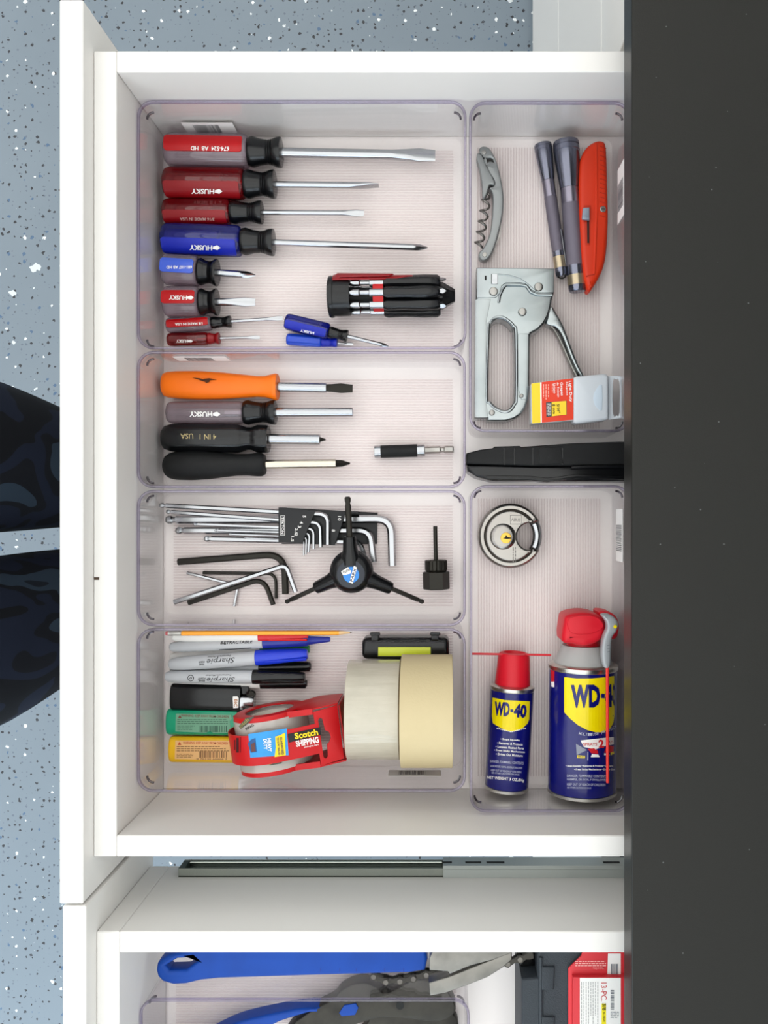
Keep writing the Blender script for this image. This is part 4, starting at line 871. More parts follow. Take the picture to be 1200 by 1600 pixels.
MAG = mat('gunmetal_grey', '#8a8592', 0.28, metal=0.85)
MAGH = mat('gunmetal_dark', '#787a88', 0.22, metal=0.9)
KN = mat('gunmetal_knurl', '#77717d', 0.5, metal=0.6, bump=(2600, 0.6))
def flashlight(lab, x0, y0, x1, y1, dh, db, headlen, taper, knurl0, knurl1, band, clip=False):
    r = dh/2/1560.0; zz = ZB+r; pa = Wp(x0, y0, zz); rb = db/2/1560.0; pb = Wp(x1, y1, zz-(r-rb)*0.85); M, L = frame(pa, pb); k = L/math.hypot(x1-x0, y1-y0)
    t = thing('flashlight', lab, 'flashlight', (pa.x, pa.y, ZB), 'grey metal flashlights')
    h = obj('head', lathe([(0, 0), (0, r*0.80), (0.0006, r*0.95), (0.002, r), (headlen*k*0.30, r), (headlen*k*0.31, r*0.95), (headlen*k*0.36, r*0.95), (headlen*k*0.37, r), (headlen*k*0.62, r), (headlen*k*0.64, r*0.97), (headlen*k, r*0.97), (taper*k, rb*1.03), (taper*k, 0)], 36, M, lambda tt, x, q: q*(1-(0.05*abs(math.sin(6*tt))**6 if headlen*k*0.7 < x < taper*k*0.95 else 0))), MAGH, t, ang=30)
    bd = obj('barrel', lathe([(taper*k+0.0002, 0), (taper*k+0.0002, rb), (knurl0*k, rb), (knurl0*k, 0)], 30, M), MAG, t)
    obj('knurled_grip', lathe([(knurl0*k, 0), (knurl0*k, rb*1.01), (knurl1*k, rb*1.01), (knurl1*k, 0)], 30, M), KN, t)
    obj('tail_cap', lathe([(knurl1*k, 0), (knurl1*k, rb), (L-0.004, rb), (L-0.001, rb*0.92), (L, rb*0.8), (L, 0)], 30, M), MAGH, t)
    obj('tail_band', lathe([(band[0]*k, rb*0.9), (band[0]*k, rb*1.03), (band[1]*k, rb*1.03), (band[1]*k, rb*0.9)], 30, M), mat('champagne_band', '#b7a88e', 0.3, metal=0.8), t)
    if clip:
        obj('pocket_clip', box(L*0.66, L*0.93, -0.0016, 0.0016, rb*1.08, rb*1.22, 0.0003, 1, M@Matrix.Rotation(R(-52), 4, 'X')), CHROME, t)
        obj('lanyard_loop', tube([M@Vector((L+0.001+0.003*math.cos(q*math.pi/6)-0.002, 0.004*math.sin(q*math.pi/6), 0)) for q in range(12)], 0.0008, 6, closed=True), BLACKS, t)
    return t
flashlight('slimmer grey metal flashlight with a pocket clip', 848, 225, 878, 432, 28, 19.5, 18, 58, 84, 170, (178, 196), True)
flashlight('thicker grey metal flashlight beside the red utility knife', 884, 221, 903, 456, 41, 29, 26, 74, 98, 195, (210, 226))

z1 = ZB+0.022; ORR = mat('red_orange_enamel', '#cd300c', 0.45)
t = thing('utility_knife', 'red-orange utility knife with a grey slider and screw', 'knife', (*Wp(928, 335, ZB)[:2], ZB))
kn = [(906, 262), (909, 243), (918, 228), (931, 219.5), (943, 219.5), (948, 232), (950, 290), (951, 345), (948, 395), (941, 424), (928, 447), (922, 453.5), (917, 448), (911, 418), (907.5, 370), (905.5, 315)]
b = obj('body', prism([P2(catmull(kn, 3), z1)], ZB+0.0002, z1, 0.0045, 4), ORR, t)
obj('side_ridge', prism([P2([(930, 224), (933, 224), (934, 330), (930, 428), (927, 428), (930, 330)], z1)], z1-0.002, z1+0.0008, 0.0004), ORR, b)
for i in range(16):
    y = 228+i*7.2; obj('grip_groove', prism([P2([(937, y), (947, y+3.2), (947, y+4.2), (937, y+1)], z1)], z1-0.001, z1+0.0003), mat('enamel_groove', '#a82408', 0.5), b)
obj('slot_frame', prism([P2([(912, 321), (923, 321), (922, 383), (914, 383)], z1)], z1-0.001, z1+0.0004, 0.0003), mat('enamel_edge', '#b92c0c', 0.45), b)
obj('slot', prism([P2([(917, 342), (920.5, 342), (920.5, 380), (917.5, 380)], z1)], z1-0.001, z1+0.0006), SLOT, b)
obj('slider', prism([P2([(911, 325), (921, 324), (921, 341), (909.5, 341)], z1+0.003)], z1, z1+0.0035, 0.0007), mat('slider_grey', '#8f98a6', 0.4, metal=0.4), t)
obj('slider_ridge', prism([P2([(909.5, 337), (921, 337), (921, 344), (910, 343)], z1+0.0045)], z1+0.002, z1+0.005, 0.0007), mat('slider_grey'), t)
c_ = Wp(942, 327, z1); sc_ = obj('screw', prism([circ(c_.x, c_.y, 0.0030, 24)], z1-0.001, z1+0.0009, 0.0004), STEEL, t); obj('screw_slot', prism([[(c_.x-0.0022, c_.y-0.0003), (c_.x+0.0022, c_.y-0.0003), (c_.x+0.0022, c_.y+0.0003), (c_.x-0.0022, c_.y+0.0003)]], z1+0.0008, z1+0.0011), SLOT, sc_)
obj('nose_seam', prism([P2([(916, 431), (929, 428), (929, 429.4), (916, 432.4)], z1)], z1-0.001, z1+0.0004), mat('enamel_groove'), b)

def q5(l): return [(720+x/4.286, 400+y/4.286) for x, y in l]
z1 = ZB+0.026
t = thing('staple_gun', 'silver metal staple gun with an oval hand grip and squeeze lever', 'staple gun', (*Wp(800, 540, ZB)[:2], ZB))
out = q5([(105, 75), (628, 80), (625, 248), (612, 290), (604, 345), (588, 400), (560, 450), (520, 492), (470, 520), (462, 545), (460, 880), (452, 960), (430, 1020), (400, 1062), (360, 1088), (300, 1104), (178, 1104), (178, 1086), (92, 1086)])
grip = q5([(196, 500), (206, 455), (235, 425), (275, 422), (315, 445), (345, 480), (358, 520), (360, 930), (350, 985), (322, 1022), (285, 1030), (235, 1005), (200, 970), (184, 930)])
gb = obj('body', prism([P2(out, z1), P2(catmull(grip, 3), z1)], ZB+0.0008, z1, 0.0022, 3), ZINC, t)
obj('grip_rim', tube([Wp(x, y, z1+0.0002) for x, y in catmull([(cx_, cy_) for cx_, cy_ in q5([(185, 495), (196, 448), (228, 413), (278, 408), (325, 435), (358, 472), (372, 520), (374, 935), (362, 992), (330, 1036), (284, 1044), (228, 1018), (190, 980), (172, 935)])], 3)], 0.0013, 8, closed=True), ZINC, gb)
obj('head_plate', prism([P2(q5([(108, 80), (626, 84), (622, 246), (520, 244), (470, 225), (440, 185), (400, 178), (300, 180), (275, 200), (262, 250), (235, 278), (108, 280)]), z1+0.0012)], z1-0.001, z1+0.0012, 0.0006), ZINC, gb)
obj('strap_bead', tube([Wp(x, y, z1+0.0012) for x, y in q5([(255, 310), (262, 265), (285, 215), (305, 192), (400, 192), (440, 200), (468, 240), (510, 258), (612, 262)])], 0.0013, 8), ZINC, gb)
obj('cover_edge', tube([Wp(x, y, z1+0.0013) for x, y in q5([(250, 122), (330, 132), (400, 155), (450, 190), (500, 235)])], 0.0007, 6), ZINC, gb)
obj('handle_plate', prism([P2(q5([(385, 520), (455, 520), (452, 880), (440, 960), (405, 960), (388, 900)]), z1+0.0008)], z1-0.001, z1+0.0008, 0.0005), ZINC, gb)
obj('rail_plate', prism([P2(q5([(97, 290), (200, 290), (170, 440), (168, 960), (180, 1060), (180, 1082), (94, 1082)]), z1+0.0005)], z1-0.001, z1+0.0005, 0.0003), ZINC, gb)
for x, y, rpx in ((218, 240, 7), (520, 210, 7), (412, 376, 6.5), (405, 938, 3.4), (208, 1050, 4.6)):
    c_ = Wp(720+x/4.286, 400+y/4.286, z1); rv = rpx/1590
    v_ = obj('rivet', lathe([(0, 0), (0, rv), (0.001, rv), (0.0022, rv*0.85), (0.0026, rv*0.5), (0.0024, 0)], 24, Matrix.Translation((c_.x, c_.y, z1+0.0008))@Matrix.Rotation(R(-90), 4, 'Y')), STEEL, gb)
obj('adjuster_tab', prism([P2(q5([(208, 118), (248, 118), (248, 188), (208, 188)]), z1+0.002)], z1, z1+0.0022, 0.0004), CHROME, gb)
obj('tab_slot', prism([P2(q5([(204, 120), (212, 120), (212, 186), (204, 186)]), z1+0.002)], z1, z1+0.0014), SLOT, gb); obj('tab_slot', prism([P2(q5([(160, 130), (172, 130), (172, 160), (160, 160)]), z1+0.002)], z1, z1+0.0014), SLOT, gb)
zl = ZB+0.021
obj('lever', join(prism([P2(catmull(q5([(600, 330), (640, 380), (690, 470), (735, 590), (790, 730), (826, 800), (800, 806), (745, 700), (705, 600), (672, 520), (630, 470), (570, 452)]), 2), zl)], ZB+0.004, zl, 0.002, 3)), ZINC, t)
obj('lever_inner', prism([P2(catmull(q5([(575, 452), (640, 500), (690, 590), (745, 715), (792, 808), (770, 808), (720, 700), (672, 590), (625, 500)]), 2), ZB+0.017)], ZB+0.006, ZB+0.017, 0.001), mat('lever_dark_steel', '#8a8884', 0.28, metal=1.0), t)

# staples box
t = thing('staple_box', 'milky plastic staple box with a red and yellow label', 'box', (*Wp(895, 625, ZB)[:2], ZB+0.0215))
ZS = ZB+0.0215; zt = ZS+0.022; MS = Matrix.Translation(Wp(888, 627, 0)*1.0)
def q6(l): return [(820+x/7.5, 575+y/7.5) for x, y in l]
mb = obj('milky_cover', prism([P2(q6([(575, 112), (605, 95), (925, 66), (965, 72), (985, 100), (985, 590), (960, 605), (925, 610), (600, 650), (572, 635)]), zt)], ZS+0.0001, zt, 0.003, 3), MILKY, t)
lbx = obj('carton', prism([P2(q6([(78, 185), (90, 176), (572, 120), (572, 612), (90, 652), (76, 640)]), zt-0.002)], ZS+0.0003, zt-0.002, 0.0008), mat('carton_grey', '#cfd2d2', 0.5), t)
zc_ = zt-0.0019
flat('yellow_panel', q6([(78, 184), (180, 168), (186, 642), (86, 650)]), zc_, mat('carton_yellow', '#f3cf2c', 0.4), lbx, lift=0.0001); flat('white_line', q6([(180, 168), (196, 166), (200, 640), (186, 642)]), zc_, INKW, lbx, lift=0.0001)
flat('red_panel', q6([(196, 166), (570, 121), (570, 605), (200, 640)]), zc_, mat('carton_red', '#dd3a1c', 0.4), lbx, lift=0.0001)
text('Light Duty', *q6([(533, 275)])[0], 33, 5.4, 87, zc_, INKW, lbx, bold=0.02); text('Staples', *q6([(492, 240)])[0], 21, 3.2, 87, zc_, INKW, lbx)
text('Grapas', *q6([(430, 245)])[0], 21, 5, 87, zc_, INKW, lbx, bold=0.02); text('de Trabajo', *q6([(388, 255)])[0], 23, 4, 87, zc_, INKW, lbx); text('Liviano', *q6([(348, 240)])[0], 15, 4.2, 87, zc_, INKW, lbx)
bars('fine_print', rows(*q6([(215, 190)])[0], *q6([(300, 370)])[0], 3, 0.4, True, 3)+rows(*q6([(318, 185)])[0], *q6([(332, 290)])[0], 1, 0.6, True, 4), zc_, mat('pale_red_ink', '#f2a090', 0.5), lbx)
flat('size_panel', q6([(248, 402), (492, 384), (492, 548), (252, 574)]), zc_, mat('size_panel_dark', '#3f4246', 0.5), lbx, lift=0.0003); flat('size_patch', q6([(314, 399), (486, 386), (488, 546), (316, 566)]), zc_, mat('carton_yellow'), lbx, lift=0.0006)
text('5/16"', *q6([(394, 475)])[0], 14, 4.6, 86, zc_, INKK, lbx, lift=0.0009); text('8 mm', *q6([(342, 480)])[0], 15, 4.6, 86, zc_, INKK, lbx, lift=0.0009); bars('fine_print', rows(*q6([(258, 415)])[0], *q6([(306, 560)])[0], 3, 0.4, True, 9), zc_, INKW, lbx, lift=0.0006)
obj('hang_tab', prism([P2(q6([(980, 95), (1115, 92), (1140, 110), (1140, 570), (1115, 590), (980, 606)]), zt-0.006), P2(catmull(q6([(1032, 160), (1070, 136), (1112, 160), (1112, 530), (1075, 556), (1034, 535)]), 2), zt-0.006)], zt-0.0075, zt-0.006, 0.0003), MILKY, t)
cb = obj('thumb_notch', prism([P2(catmull(q6([(905, 200), (850, 230), (815, 290), (802, 350), (815, 420), (850, 470), (905, 490)]), 2), zt)], zt-0.0005, zt+0.0004, 0.0002), mat('notch_blue_grey', '#c3d0dc', 0.5), mb)

# ------------------------------------------------------------------ black tool lying between the bins
t = thing('tool_case', 'black molded plastic tool case wedged between the two clear bins', 'tool case', (*Wp(850, 722, ZB)[:2], DB))
zt = ZB+0.050
up = [(729, 708), (750, 702.5), (770, 700), (773, 697.5), (812, 696.5), (815, 698), (900, 692), (968, 690), (1010, 690), (1010, 727), (832, 728), (729, 725)]
lo = [(729, 726), (832, 728.5), (1010, 727.5), (1010, 752), (860, 752), (845, 750), (770, 751), (745, 745), (731, 736)]
a_ = obj('upper_shell', prism([P2(up, zt)], DB+0.0002, zt, 0.002, 3), BLACKM, t)
b_ = obj('lower_shell', prism([P2(lo, zt)], DB+0.0002, zt-0.0015, 0.003, 3), BLACK, t)
for x in (787, 803, 832, 878): obj('seam', prism([P2([(x, 700), (x+1.4, 700), (x+1.4, 726), (x, 726)], zt)], zt-0.001, zt+0.0004), BLACK, a_)
obj('thumb_pad', prism([P2([(842, 700), (876, 698), (880, 724), (842, 726)], zt)], zt-0.001, zt+0.0010, 0.0006), BLACKM, a_)
obj('raised_rib', tube([Wp(x, y, zt+0.0004) for x, y in ((893, 731), (920, 729.5), (968, 729), (1008, 729))], 0.0016, 8), BLACK, b_)
obj('lower_rib', tube([Wp(x, y, zt-0.002) for x, y in ((760, 746), (830, 747), (855, 750), (880, 747), (900, 744), (1008, 748))], 0.0022, 8), BLACK, b_)

# ------------------------------------------------------------------ sixth bin: padlock, cans
LOCK = mat('lock_satin_steel', '#9f9b96', 0.27, metal=1.0)
zt = ZB+0.0255; c_ = Wp(797, 837, ZB+0.014); k = 1/1570.0
t = thing('disc_padlock', 'round steel disc padlock with a brass key core', 'padlock', (c_.x, c_.y, ZB))
cut = circ(c_.x+31*k, c_.y-1*k, 20.5*k, 32)
def disc(r, z0, z1, bev, hole=True, x=0, y=0):
    pts = circ(c_.x+x, c_.y+y, r, 72)
    return prism([pts, cut] if hole else [pts], z0, z1, bev, 3)
# outer shell: ring with a gap at the shackle
def ring_c(r0, r1, a0, a1, n=48):
    o = [(c_.x+r1*math.cos(R(a0+(a1-a0)*i/n)), c_.y+r1*math.sin(R(a0+(a1-a0)*i/n))) for i in range(n+1)]
    i_ = [(c_.x+r0*math.cos(R(a0+(a1-a0)*i/n)), c_.y+r0*math.sin(R(a0+(a1-a0)*i/n))) for i in range(n, -1, -1)]
    return o+i_
sh = obj('outer_shell', prism([ring_c(38*k, 51*k, 26, 334)], ZB+0.0003, zt-0.003, 0.0055, 5), LOCK, t)
inner = [p for p in circ(c_.x, c_.y, 39.5*k, 80) if (p[0]-(c_.x+31*k))**2+(p[1]-(c_.y-k))**2 > (21.5*k)**2]
cutarc = sorted([p for p in circ(c_.x+31*k, c_.y-k, 21.5*k, 60) if (p[0]-c_.x)**2+(p[1]-c_.y)**2 < (39.5*k)**2], key=lambda p: math.atan2(p[1]-c_.y+k, -(p[0]-c_.x-31*k)))
ang = sorted(inner, key=lambda p: (math.atan2(p[1]-c_.y, p[0]-c_.x)) % (2*math.pi))
face = obj('face_plate', prism([ang+cutarc], ZB+0.0006, zt, 0.0020, 3), LOCK, t)
obj('key_boss', lathe([(0, 0), (0, 20.5*k), (0.0012, 19*k), (0.0022, 16*k), (0.0026, 14*k), (0.0026, 0)], 40, Matrix.Translation((c_.x-12.5*k, c_.y-1*k, zt-0.0002))@Matrix.Rotation(R(-90), 4, 'Y')), LOCK, face)
kc = obj('key_core', prism([circ(c_.x-8*k, c_.y-3*k, 8.6*k, 32)], zt+0.0018, zt+0.0032, 0.0004), BRASS, face)
obj('keyway', prism([[(c_.x-13.5*k, c_.y-3.6*k), (c_.x-8*k, c_.y-4.6*k), (c_.x+0.4*k, c_.y-4*k), (c_.x+0.4*k, c_.y-2.6*k), (c_.x-6*k, c_.y-1.4*k), (c_.x-8*k, c_.y+2*k), (c_.x-9.5*k, c_.y-2.2*k)]], zt+0.0031, zt+0.0034), SLOT, kc)
obj('shackle', tube([(c_.x+43*k*math.cos(R(a)), c_.y+43*k*math.sin(R(a)), ZB+0.0135) for a in range(-34, 35, 4)], 0.0047, 14), CHROME, t)
ST = mat('stamped_grey', '#85827d', 0.5, metal=0.5)
bars('stamped_frame', [(797, 805, 815, 805.7), (797, 818.6, 815, 819.3), (797, 805, 797.7, 819), (814.5, 805, 815.2, 819)], zt, ST, face); text('ABUS', 806, 812, 14, 5, 5, zt, ST, face)
bars('stamped_print', rows(801, 855, 808, 878, 2, 0.5, True, 2), zt, ST, face); 

# spray cans lying down
NAVY = mat('can_navy', '#0d1168', 0.22, coat=0.25); CANY = mat('can_yellow', '#efd800', 0.3, coat=0.1); CAPR = mat('cap_red', '#cf1226', 0.42); CANR = mat('can_red', '#c8202c', 0.3)
# small can
r = 0.0216; zz = ZB+r+0.0012; pa = Wp(791.2, 1232.5, zz); pb = Wp(803.5, 1019, zz); M, L = frame(pa, pb); k = L/217.4
t = thing('spray_can', 'small navy and yellow spray can with a red cap and straw', 'spray can', (pa.x, pa.y, ZB), 'lubricant spray cans')
b = obj('can_body', lathe([(7*k, 0), (7*k, r), (158*k, r), (158*k, 0)], 48, M), NAVY, t, ang=30)
obj('bottom_rim', lathe([(0.0005, 0), (0, r*0.80), (0, r*0.95), (2*k, r*1.03), (6*k, r*1.03), (7*k, r*0.99), (7*k, 0)], 48, M), TIN, t)
obj('top_rim', lathe([(158*k, 0), (158*k, r*1.0), (160*k, r*1.03), (164*k, r*1.02), (166*k, r*0.9), (167*k, r*0.80), (167*k, 0)], 48, M), TIN, t)
obj('cap', lathe([(165*k, 0), (165*k, r*0.80), (168*k, r*0.81), (212*k, r*0.72), (216*k, r*0.66), (217.4*k, r*0.55), (217.0*k, r*0.50), (210*k, r*0.42), (209*k, 0)], 40, M), CAPR, t)
sw = Wp(0, 1022.5, zz); obj('straw', tube([Wp(738, 1021.5, ZB+0.030), Wp(861, 1023.5, ZB+0.030)], 0.0011, 8), CANR, t)
zf = cyl_z(pa, pb, r)
flat('yellow_shield', [(769.5, 1090), (790, 1094), (828, 1096), (827, 1124), (824, 1131), (815, 1139), (803, 1143), (790, 1141.5), (777, 1134), (770, 1125), (768.5, 1118)], zf, CANY, b)
flat('shield_point', [(768.5, 1118), (770, 1125), (777, 1134), (784, 1139), (770, 1130)], zf, CANY, b)
text('WD', 784.5, 1108, 24, 22, 4, zf, NAVY, b, lift=0.0006, bold=0.05); text('40', 813, 1111, 20, 22, 5, zf, NAVY, b, lift=0.0006, bold=0.05); flat('dash', [(797.5, 1108), (802, 1108.3), (802, 1113), (797.5, 1112.7)], zf, NAVY, b, lift=0.0006)
bars('print', [(776+i*2.9, 1137.8+(4.5-abs(i-7.5)*0.55)*1.35-1.0, 778+i*2.9, 1139.2+(4.5-abs(i-7.5)*0.55)*1.35-1.0) for i in range(16)], zf, INKW, b)
for s_, y, w_ in (('Stops Squeaks', 1156, 30), ('Removes & Protects', 1162, 40), ('Loosens Rusted Parts', 1168, 44), ('Frees Sticky Mechanisms', 1174, 48), ('Drives Out Moisture', 1179.5, 42)): text('• '+s_, 797-(y-1156)*0.05, y, w_, 3.8, 4, zf, INKW, b, bold=0.02)
PALE = mat('pale_ink', '#b7b9cf', 0.5)
text('DANGER: FLAMMABLE CONTENTS', 792, 1191, 52, 4, 4, zf, PALE, b); text('UNDER PRESSURE. HARMFUL OR FATAL IF SWALLOWED', 791, 1198.5, 50, 3.2, 4, zf, PALE, b); text('KEEP OUT OF REACH OF CHILDREN.', 791, 1205, 48, 3.2, 4, zf, PALE, b); text('SEE OTHER CAUTIONS ON BACK.', 790, 1209, 44, 2.6, 4, zf, PALE, b)
text('NET WEIGHT 3 OZ./84g', 790, 1217.5, 58, 6, 5, zf, INKW, b, bold=0.025)

# large can
r = 0.0330; zz = ZB+r+0.0012; pa = Wp(909, 1237.5, zz); pb = Wp(911, 1040, zz); M, L = frame(pa, pb); k = L/200.0
t = thing('spray_can', 'large navy and yellow spray can with a hinged red sprayer', 'spray can', (pa.x, pa.y, ZB), 'lubricant spray cans')
b = obj('can_body', lathe([(7*k, 0), (7*k, r), (195*k, r), (195*k, 0)], 56, M), NAVY, t, ang=30)
obj('bottom_rim', lathe([(0.0005, 0), (0, r*0.82), (0, r*0.96), (2*k, r*1.025), (6*k, r*1.025), (7*k, r*0.99), (7*k, 0)], 56, M), TIN, t)
obj('top_rim', lathe([(195*k, 0), (195*k, r), (197*k, r*1.025), (202*k, r*1.02), (205*k, r*0.93), (205*k, 0)], 56, M), TIN, t)
GP = mat('grey_cap_plastic', '#a9a9a8', 0.45)
obj('shoulder', lathe([(204*k, 0), (204*k, r*0.86), (207*k, r*0.86), (209*k, r*0.84), (226*k, r*0.68), (233*k, r*0.62), (233*k, 0)], 48, M), GP, t)
obj('neck', lathe([(233*k, 0), (233*k, r*0.5), (262*k, r*0.45), (262*k, 0)], 24, M), CAPR, t)
# hinged sprayer head, traced from above and given its depth
z2 = ZB+0.061
hd = obj('sprayer_hood', prism([P2(catmull([(879.5, 1003), (882, 972), (886, 963), (900, 958.5), (918, 957.5), (934, 961), (944, 968), (948, 980), (946, 992), (938, 1002), (926, 1008), (912, 1011), (896, 1007)], 3), z2)], ZB+0.012, z2, 0.007, 4), CAPR, t)
obj('hood_crest', prism([P2(catmull([(890, 966), (905, 962), (925, 962), (938, 968), (943, 980), (925, 990), (895, 990), (887, 978)], 3), z2+0.001)], z2-0.002, z2+0.0012, 0.001), CAPR, hd)
obj('rear_hood', prism([P2(catmull([(936, 957), (950, 956), (962, 962), (968, 975), (966, 994), (958, 1000), (946, 1000), (940, 975)], 3), ZB+0.050)], ZB+0.014, ZB+0.050, 0.004, 3), CAPR, t)
GP2 = mat('lever_grey_plastic', '#a4a8ac', 0.35, metal=0.2)
z3 = ZB+0.0725
arm = obj('straw_arm', prism([P2(catmull([(940, 961), (952, 960), (962, 966), (967, 976), (963, 988), (957, 996), (955.5, 1012), (955, 1030), (953, 1043), (945, 1044), (941, 1030), (941, 1010), (944, 994), (949, 982), (947, 970)], 2), z3)], z3-0.012, z3, 0.0025, 3), GP2, t)
c_ = Wp(961, 979, z3); obj('hinge_pin', prism([circ(c_.x, c_.y, 0.0016, 16)], z3, z3+0.001), CANY, arm)
for i in range(3): obj('grip_line', prism([P2([(949, 1008+i*5), (953, 1007+i*5), (953, 1008.3+i*5), (949, 1009.3+i*5)], z3)], z3-0.0005, z3+0.0004), mat('grip_line_grey', '#7d8186', 0.5), arm)
obj('straw', tube([Wp(949, 1040, ZB+2*r+0.0035), Wp(949.5, 1223, ZB+2*r+0.0032)], 0.0015, 10), mat('straw_red', '#ee3b34', 0.35), t)
zf = cyl_z(pa, pb, r)
flat('yellow_shield', [(881.5, 1058), (900, 1060), (925, 1060), (948, 1058), (959.5, 1056), (960, 1118), (958.5, 1129), (953.5, 1138.5), (944, 1144), (932, 1144.5), (918, 1141), (903, 1133), (891, 1123), (881.5, 1113)], zf, CANY, b)
text('WD', 915, 1088, 46, 36, -0.5, zf, NAVY, b, lift=0.0006, bold=0.05); text('4', 951.5, 1087, 11, 36, -1, zf, NAVY, b, lift=0.0006, bold=0.05); text('0', 959, 1086, 3.2, 36, -1, zf, NAVY, b, lift=0.0006, bold=0.05); flat('dash', [(939.5, 1084), (945, 1084), (945, 1091), (939.5, 1091)], zf, NAVY, b, lift=0.0006)
for i, ch in enumerate('MULTI-USE PRODUCT'):
    u = i/16
    if ch != ' ': text(ch, 906+u*56, 1142+5.5*math.sin(math.pi*(0.28+u*0.86))*1.0+(0 if u < 0.6 else -(u-0.6)*9), 3.0, 4.6, 24-u*52, zf, PALE, b, name='letter')
flat('white_plate', [(907, 1157), (934, 1154), (959, 1151.5), (959, 1163), (945, 1166), (930, 1171), (912, 1167)], zf, INKW, b); text('SPRAYS', 922, 1163, 22, 4.5, -1, zf, INKR, b, lift=0.0006); text('2', 939.5, 1162, 8.5, 13, -2, zf, INKR, b, lift=0.0007, bold=0.04); text('WAYS', 952.5, 1159.5, 11, 4.5, -4, zf, INKR, b, lift=0.0006)
flat('spray_cone', [(900, 1162), (917, 1172), (901, 1180)], zf, mat('cone_grey', '#8b90a0', 0.5), b); flat('picture_cap', [(918, 1170), (928, 1169), (934, 1173), (935, 1178), (924, 1177)], zf, CANR, b); flat('picture_cap', [(944, 1176), (946, 1170), (954, 1165), (959, 1166), (958.5, 1176)], zf, CANR, b)
flat('picture_can', [(925, 1178), (935, 1179), (937, 1183), (923, 1183)], zf, INKW, b); flat('picture_can', [(944, 1177), (950, 1177), (953, 1180), (944, 1180)], zf, INKW, b)
flat('yellow_tag', [(902, 1180), (914, 1181), (914, 1185), (902, 1184.5)], zf, CANY, b); text('SPRAY', 908, 1182.6, 10, 2.4, 2, zf, NAVY, b, lift=0.0006); flat('yellow_tag', [(954, 1176), (959.5, 1174), (959.5, 1178), (954, 1180)], zf, CANY, b)
flat('picture_straw', [(918, 1175), (919.2, 1175), (919, 1188), (917.8, 1188)], zf, PALE, b)
text('• Stops Squeaks • Removes & Protects • Loosens', 921, 1197, 74, 3.6, 0, zf, INKW, b, bold=0.02); text('• Frees Sticky Mechanisms • Drives Out', 929, 1202.5, 64, 3.6, 0, zf, INKW, b, bold=0.02)
text('DANGER: FLAMMABLE CONTENTS', 917, 1212.5, 62, 4, 1, zf, PALE, b); text('HARMFUL, OR FATAL IF SWALLOWED', 917, 1218.5, 62, 3.8, 1, zf, PALE, b); text('KEEP OUT OF REACH OF CHILDREN', 916, 1226, 60, 3.8, 1, zf, PALE, b); text('SEE OTHER CAUTIONS ON BACK', 905, 1231, 38, 2.4, 1, zf, PALE, b)
flat('red_flash', [(860.5, 1042), (866.5, 1042), (866, 1065), (861, 1065)], zf, CANR, b); flat('white_flash', [(861, 1065), (866, 1065), (866, 1074), (861.5, 1073)], zf, INKW, b)

# ------------------------------------------------------------------ second drawer
PBLUE = mat('vinyl_blue', '#0a429c', 0.5, spec=0.25, var=(40, '#083a8c', 0.5))
zt = ZB+0.066
t = thing('chain_tool', 'blue handled chain whip with steel jaws lying along the drawer side', 'chain whip', (*Wp(480, 1510, zt)[:2], zt-0.019))
hnd = [(243.5, 1517), (245, 1507), (252, 1499), (264, 1493), (285, 1488), (330, 1482), (480, 1474), (664, 1472), (668, 1500), (664, 1517), (640, 1521), (480, 1525.5), (340, 1530), (312, 1533), (290, 1538.5), (270, 1539.5), (254, 1535), (246, 1527)]
hx = [(258.5, 1509.5), (276, 1499), (300, 1497.5), (307, 1504), (291, 1516), (264, 1517)]
hb = obj('handle', prism([P2(hnd, zt), P2(hx, zt)], zt-0.019, zt, 0.0035, 3), PBLUE, t)
for i, (x, w_) in enumerate(((500, 10), (530, 8), (556, 12), (600, 9), (630, 7))): obj('size_mark', prism([P2([(x, 1513), (x+1.2, 1513), (x+1.2, 1518), (x, 1518)], zt)], zt-0.0006, zt+0.0002), mat('mark_navy', '#0d2f86', 0.5), hb)
JAW = mat('jaw_steel', '#84817b', 0.42, metal=0.85, var=(50, '#6a6863', 0.7))
zj = ZB+0.088
obj('jaw', prism([P2([(671, 1497), (676, 1487), (760, 1484), (800, 1480), (798, 1490), (770, 1500), (735, 1509), (703, 1522), (700, 1518), (671, 1516)], zj)], zj-0.014, zj, 0.001), JAW, t)
obj('jaw', prism([P2([(672, 1556), (670, 1536), (700, 1527), (735, 1513), (775, 1497), (800, 1486), (800, 1500), (786, 1512), (762, 1527), (730, 1540), (695, 1552)], zj-0.004)], zj-0.018, zj-0.004, 0.0012), JAW, t)
pts = [(584, 1523), (603, 1531), (625, 1530), (646, 1526), (666, 1520), (688, 1519)]
CH = mat('chain_steel', '#3e3c38', 0.38, metal=0.8)
def link(p, q, zc, i):
    P, Q = Wp(*p, zc), Wp(*q, zc); M, L = frame(P, Q); w_ = 0.0034
    o = [(-w_*0.9, 0), (-w_*0.6, w_), (0.001, w_), (L*0.5, w_*0.55), (L-0.001, w_), (L+w_*0.6, w_), (L+w_*0.9, 0), (L+w_*0.6, -w_), (L-0.001, -w_), (L*0.5, -w_*0.55), (0.001, -w_), (-w_*0.6, -w_)]
    g = 0.0030 if i % 2 else 0.0040
    l_ = obj('chain_link', join(xf(prism([o], g-0.001, g), M), xf(prism([o], -g, -g+0.001), M)), CH, t)
    obj('roller', lathe([(-0.0046, 0), (-0.0046, 0.0024), (0.0046, 0.0024), (0.0046, 0)], 16, M@Matrix.Rotation(R(90), 4, 'Y')), mat('roller_steel', '#66635e', 0.3, metal=0.9), l_)
for i, (p, q) in enumerate(zip(pts, pts[1:])): link(p, q, ZB+0.050, i)
pts = [(776, 1497), (793, 1503), (812, 1496), (828, 1490)]
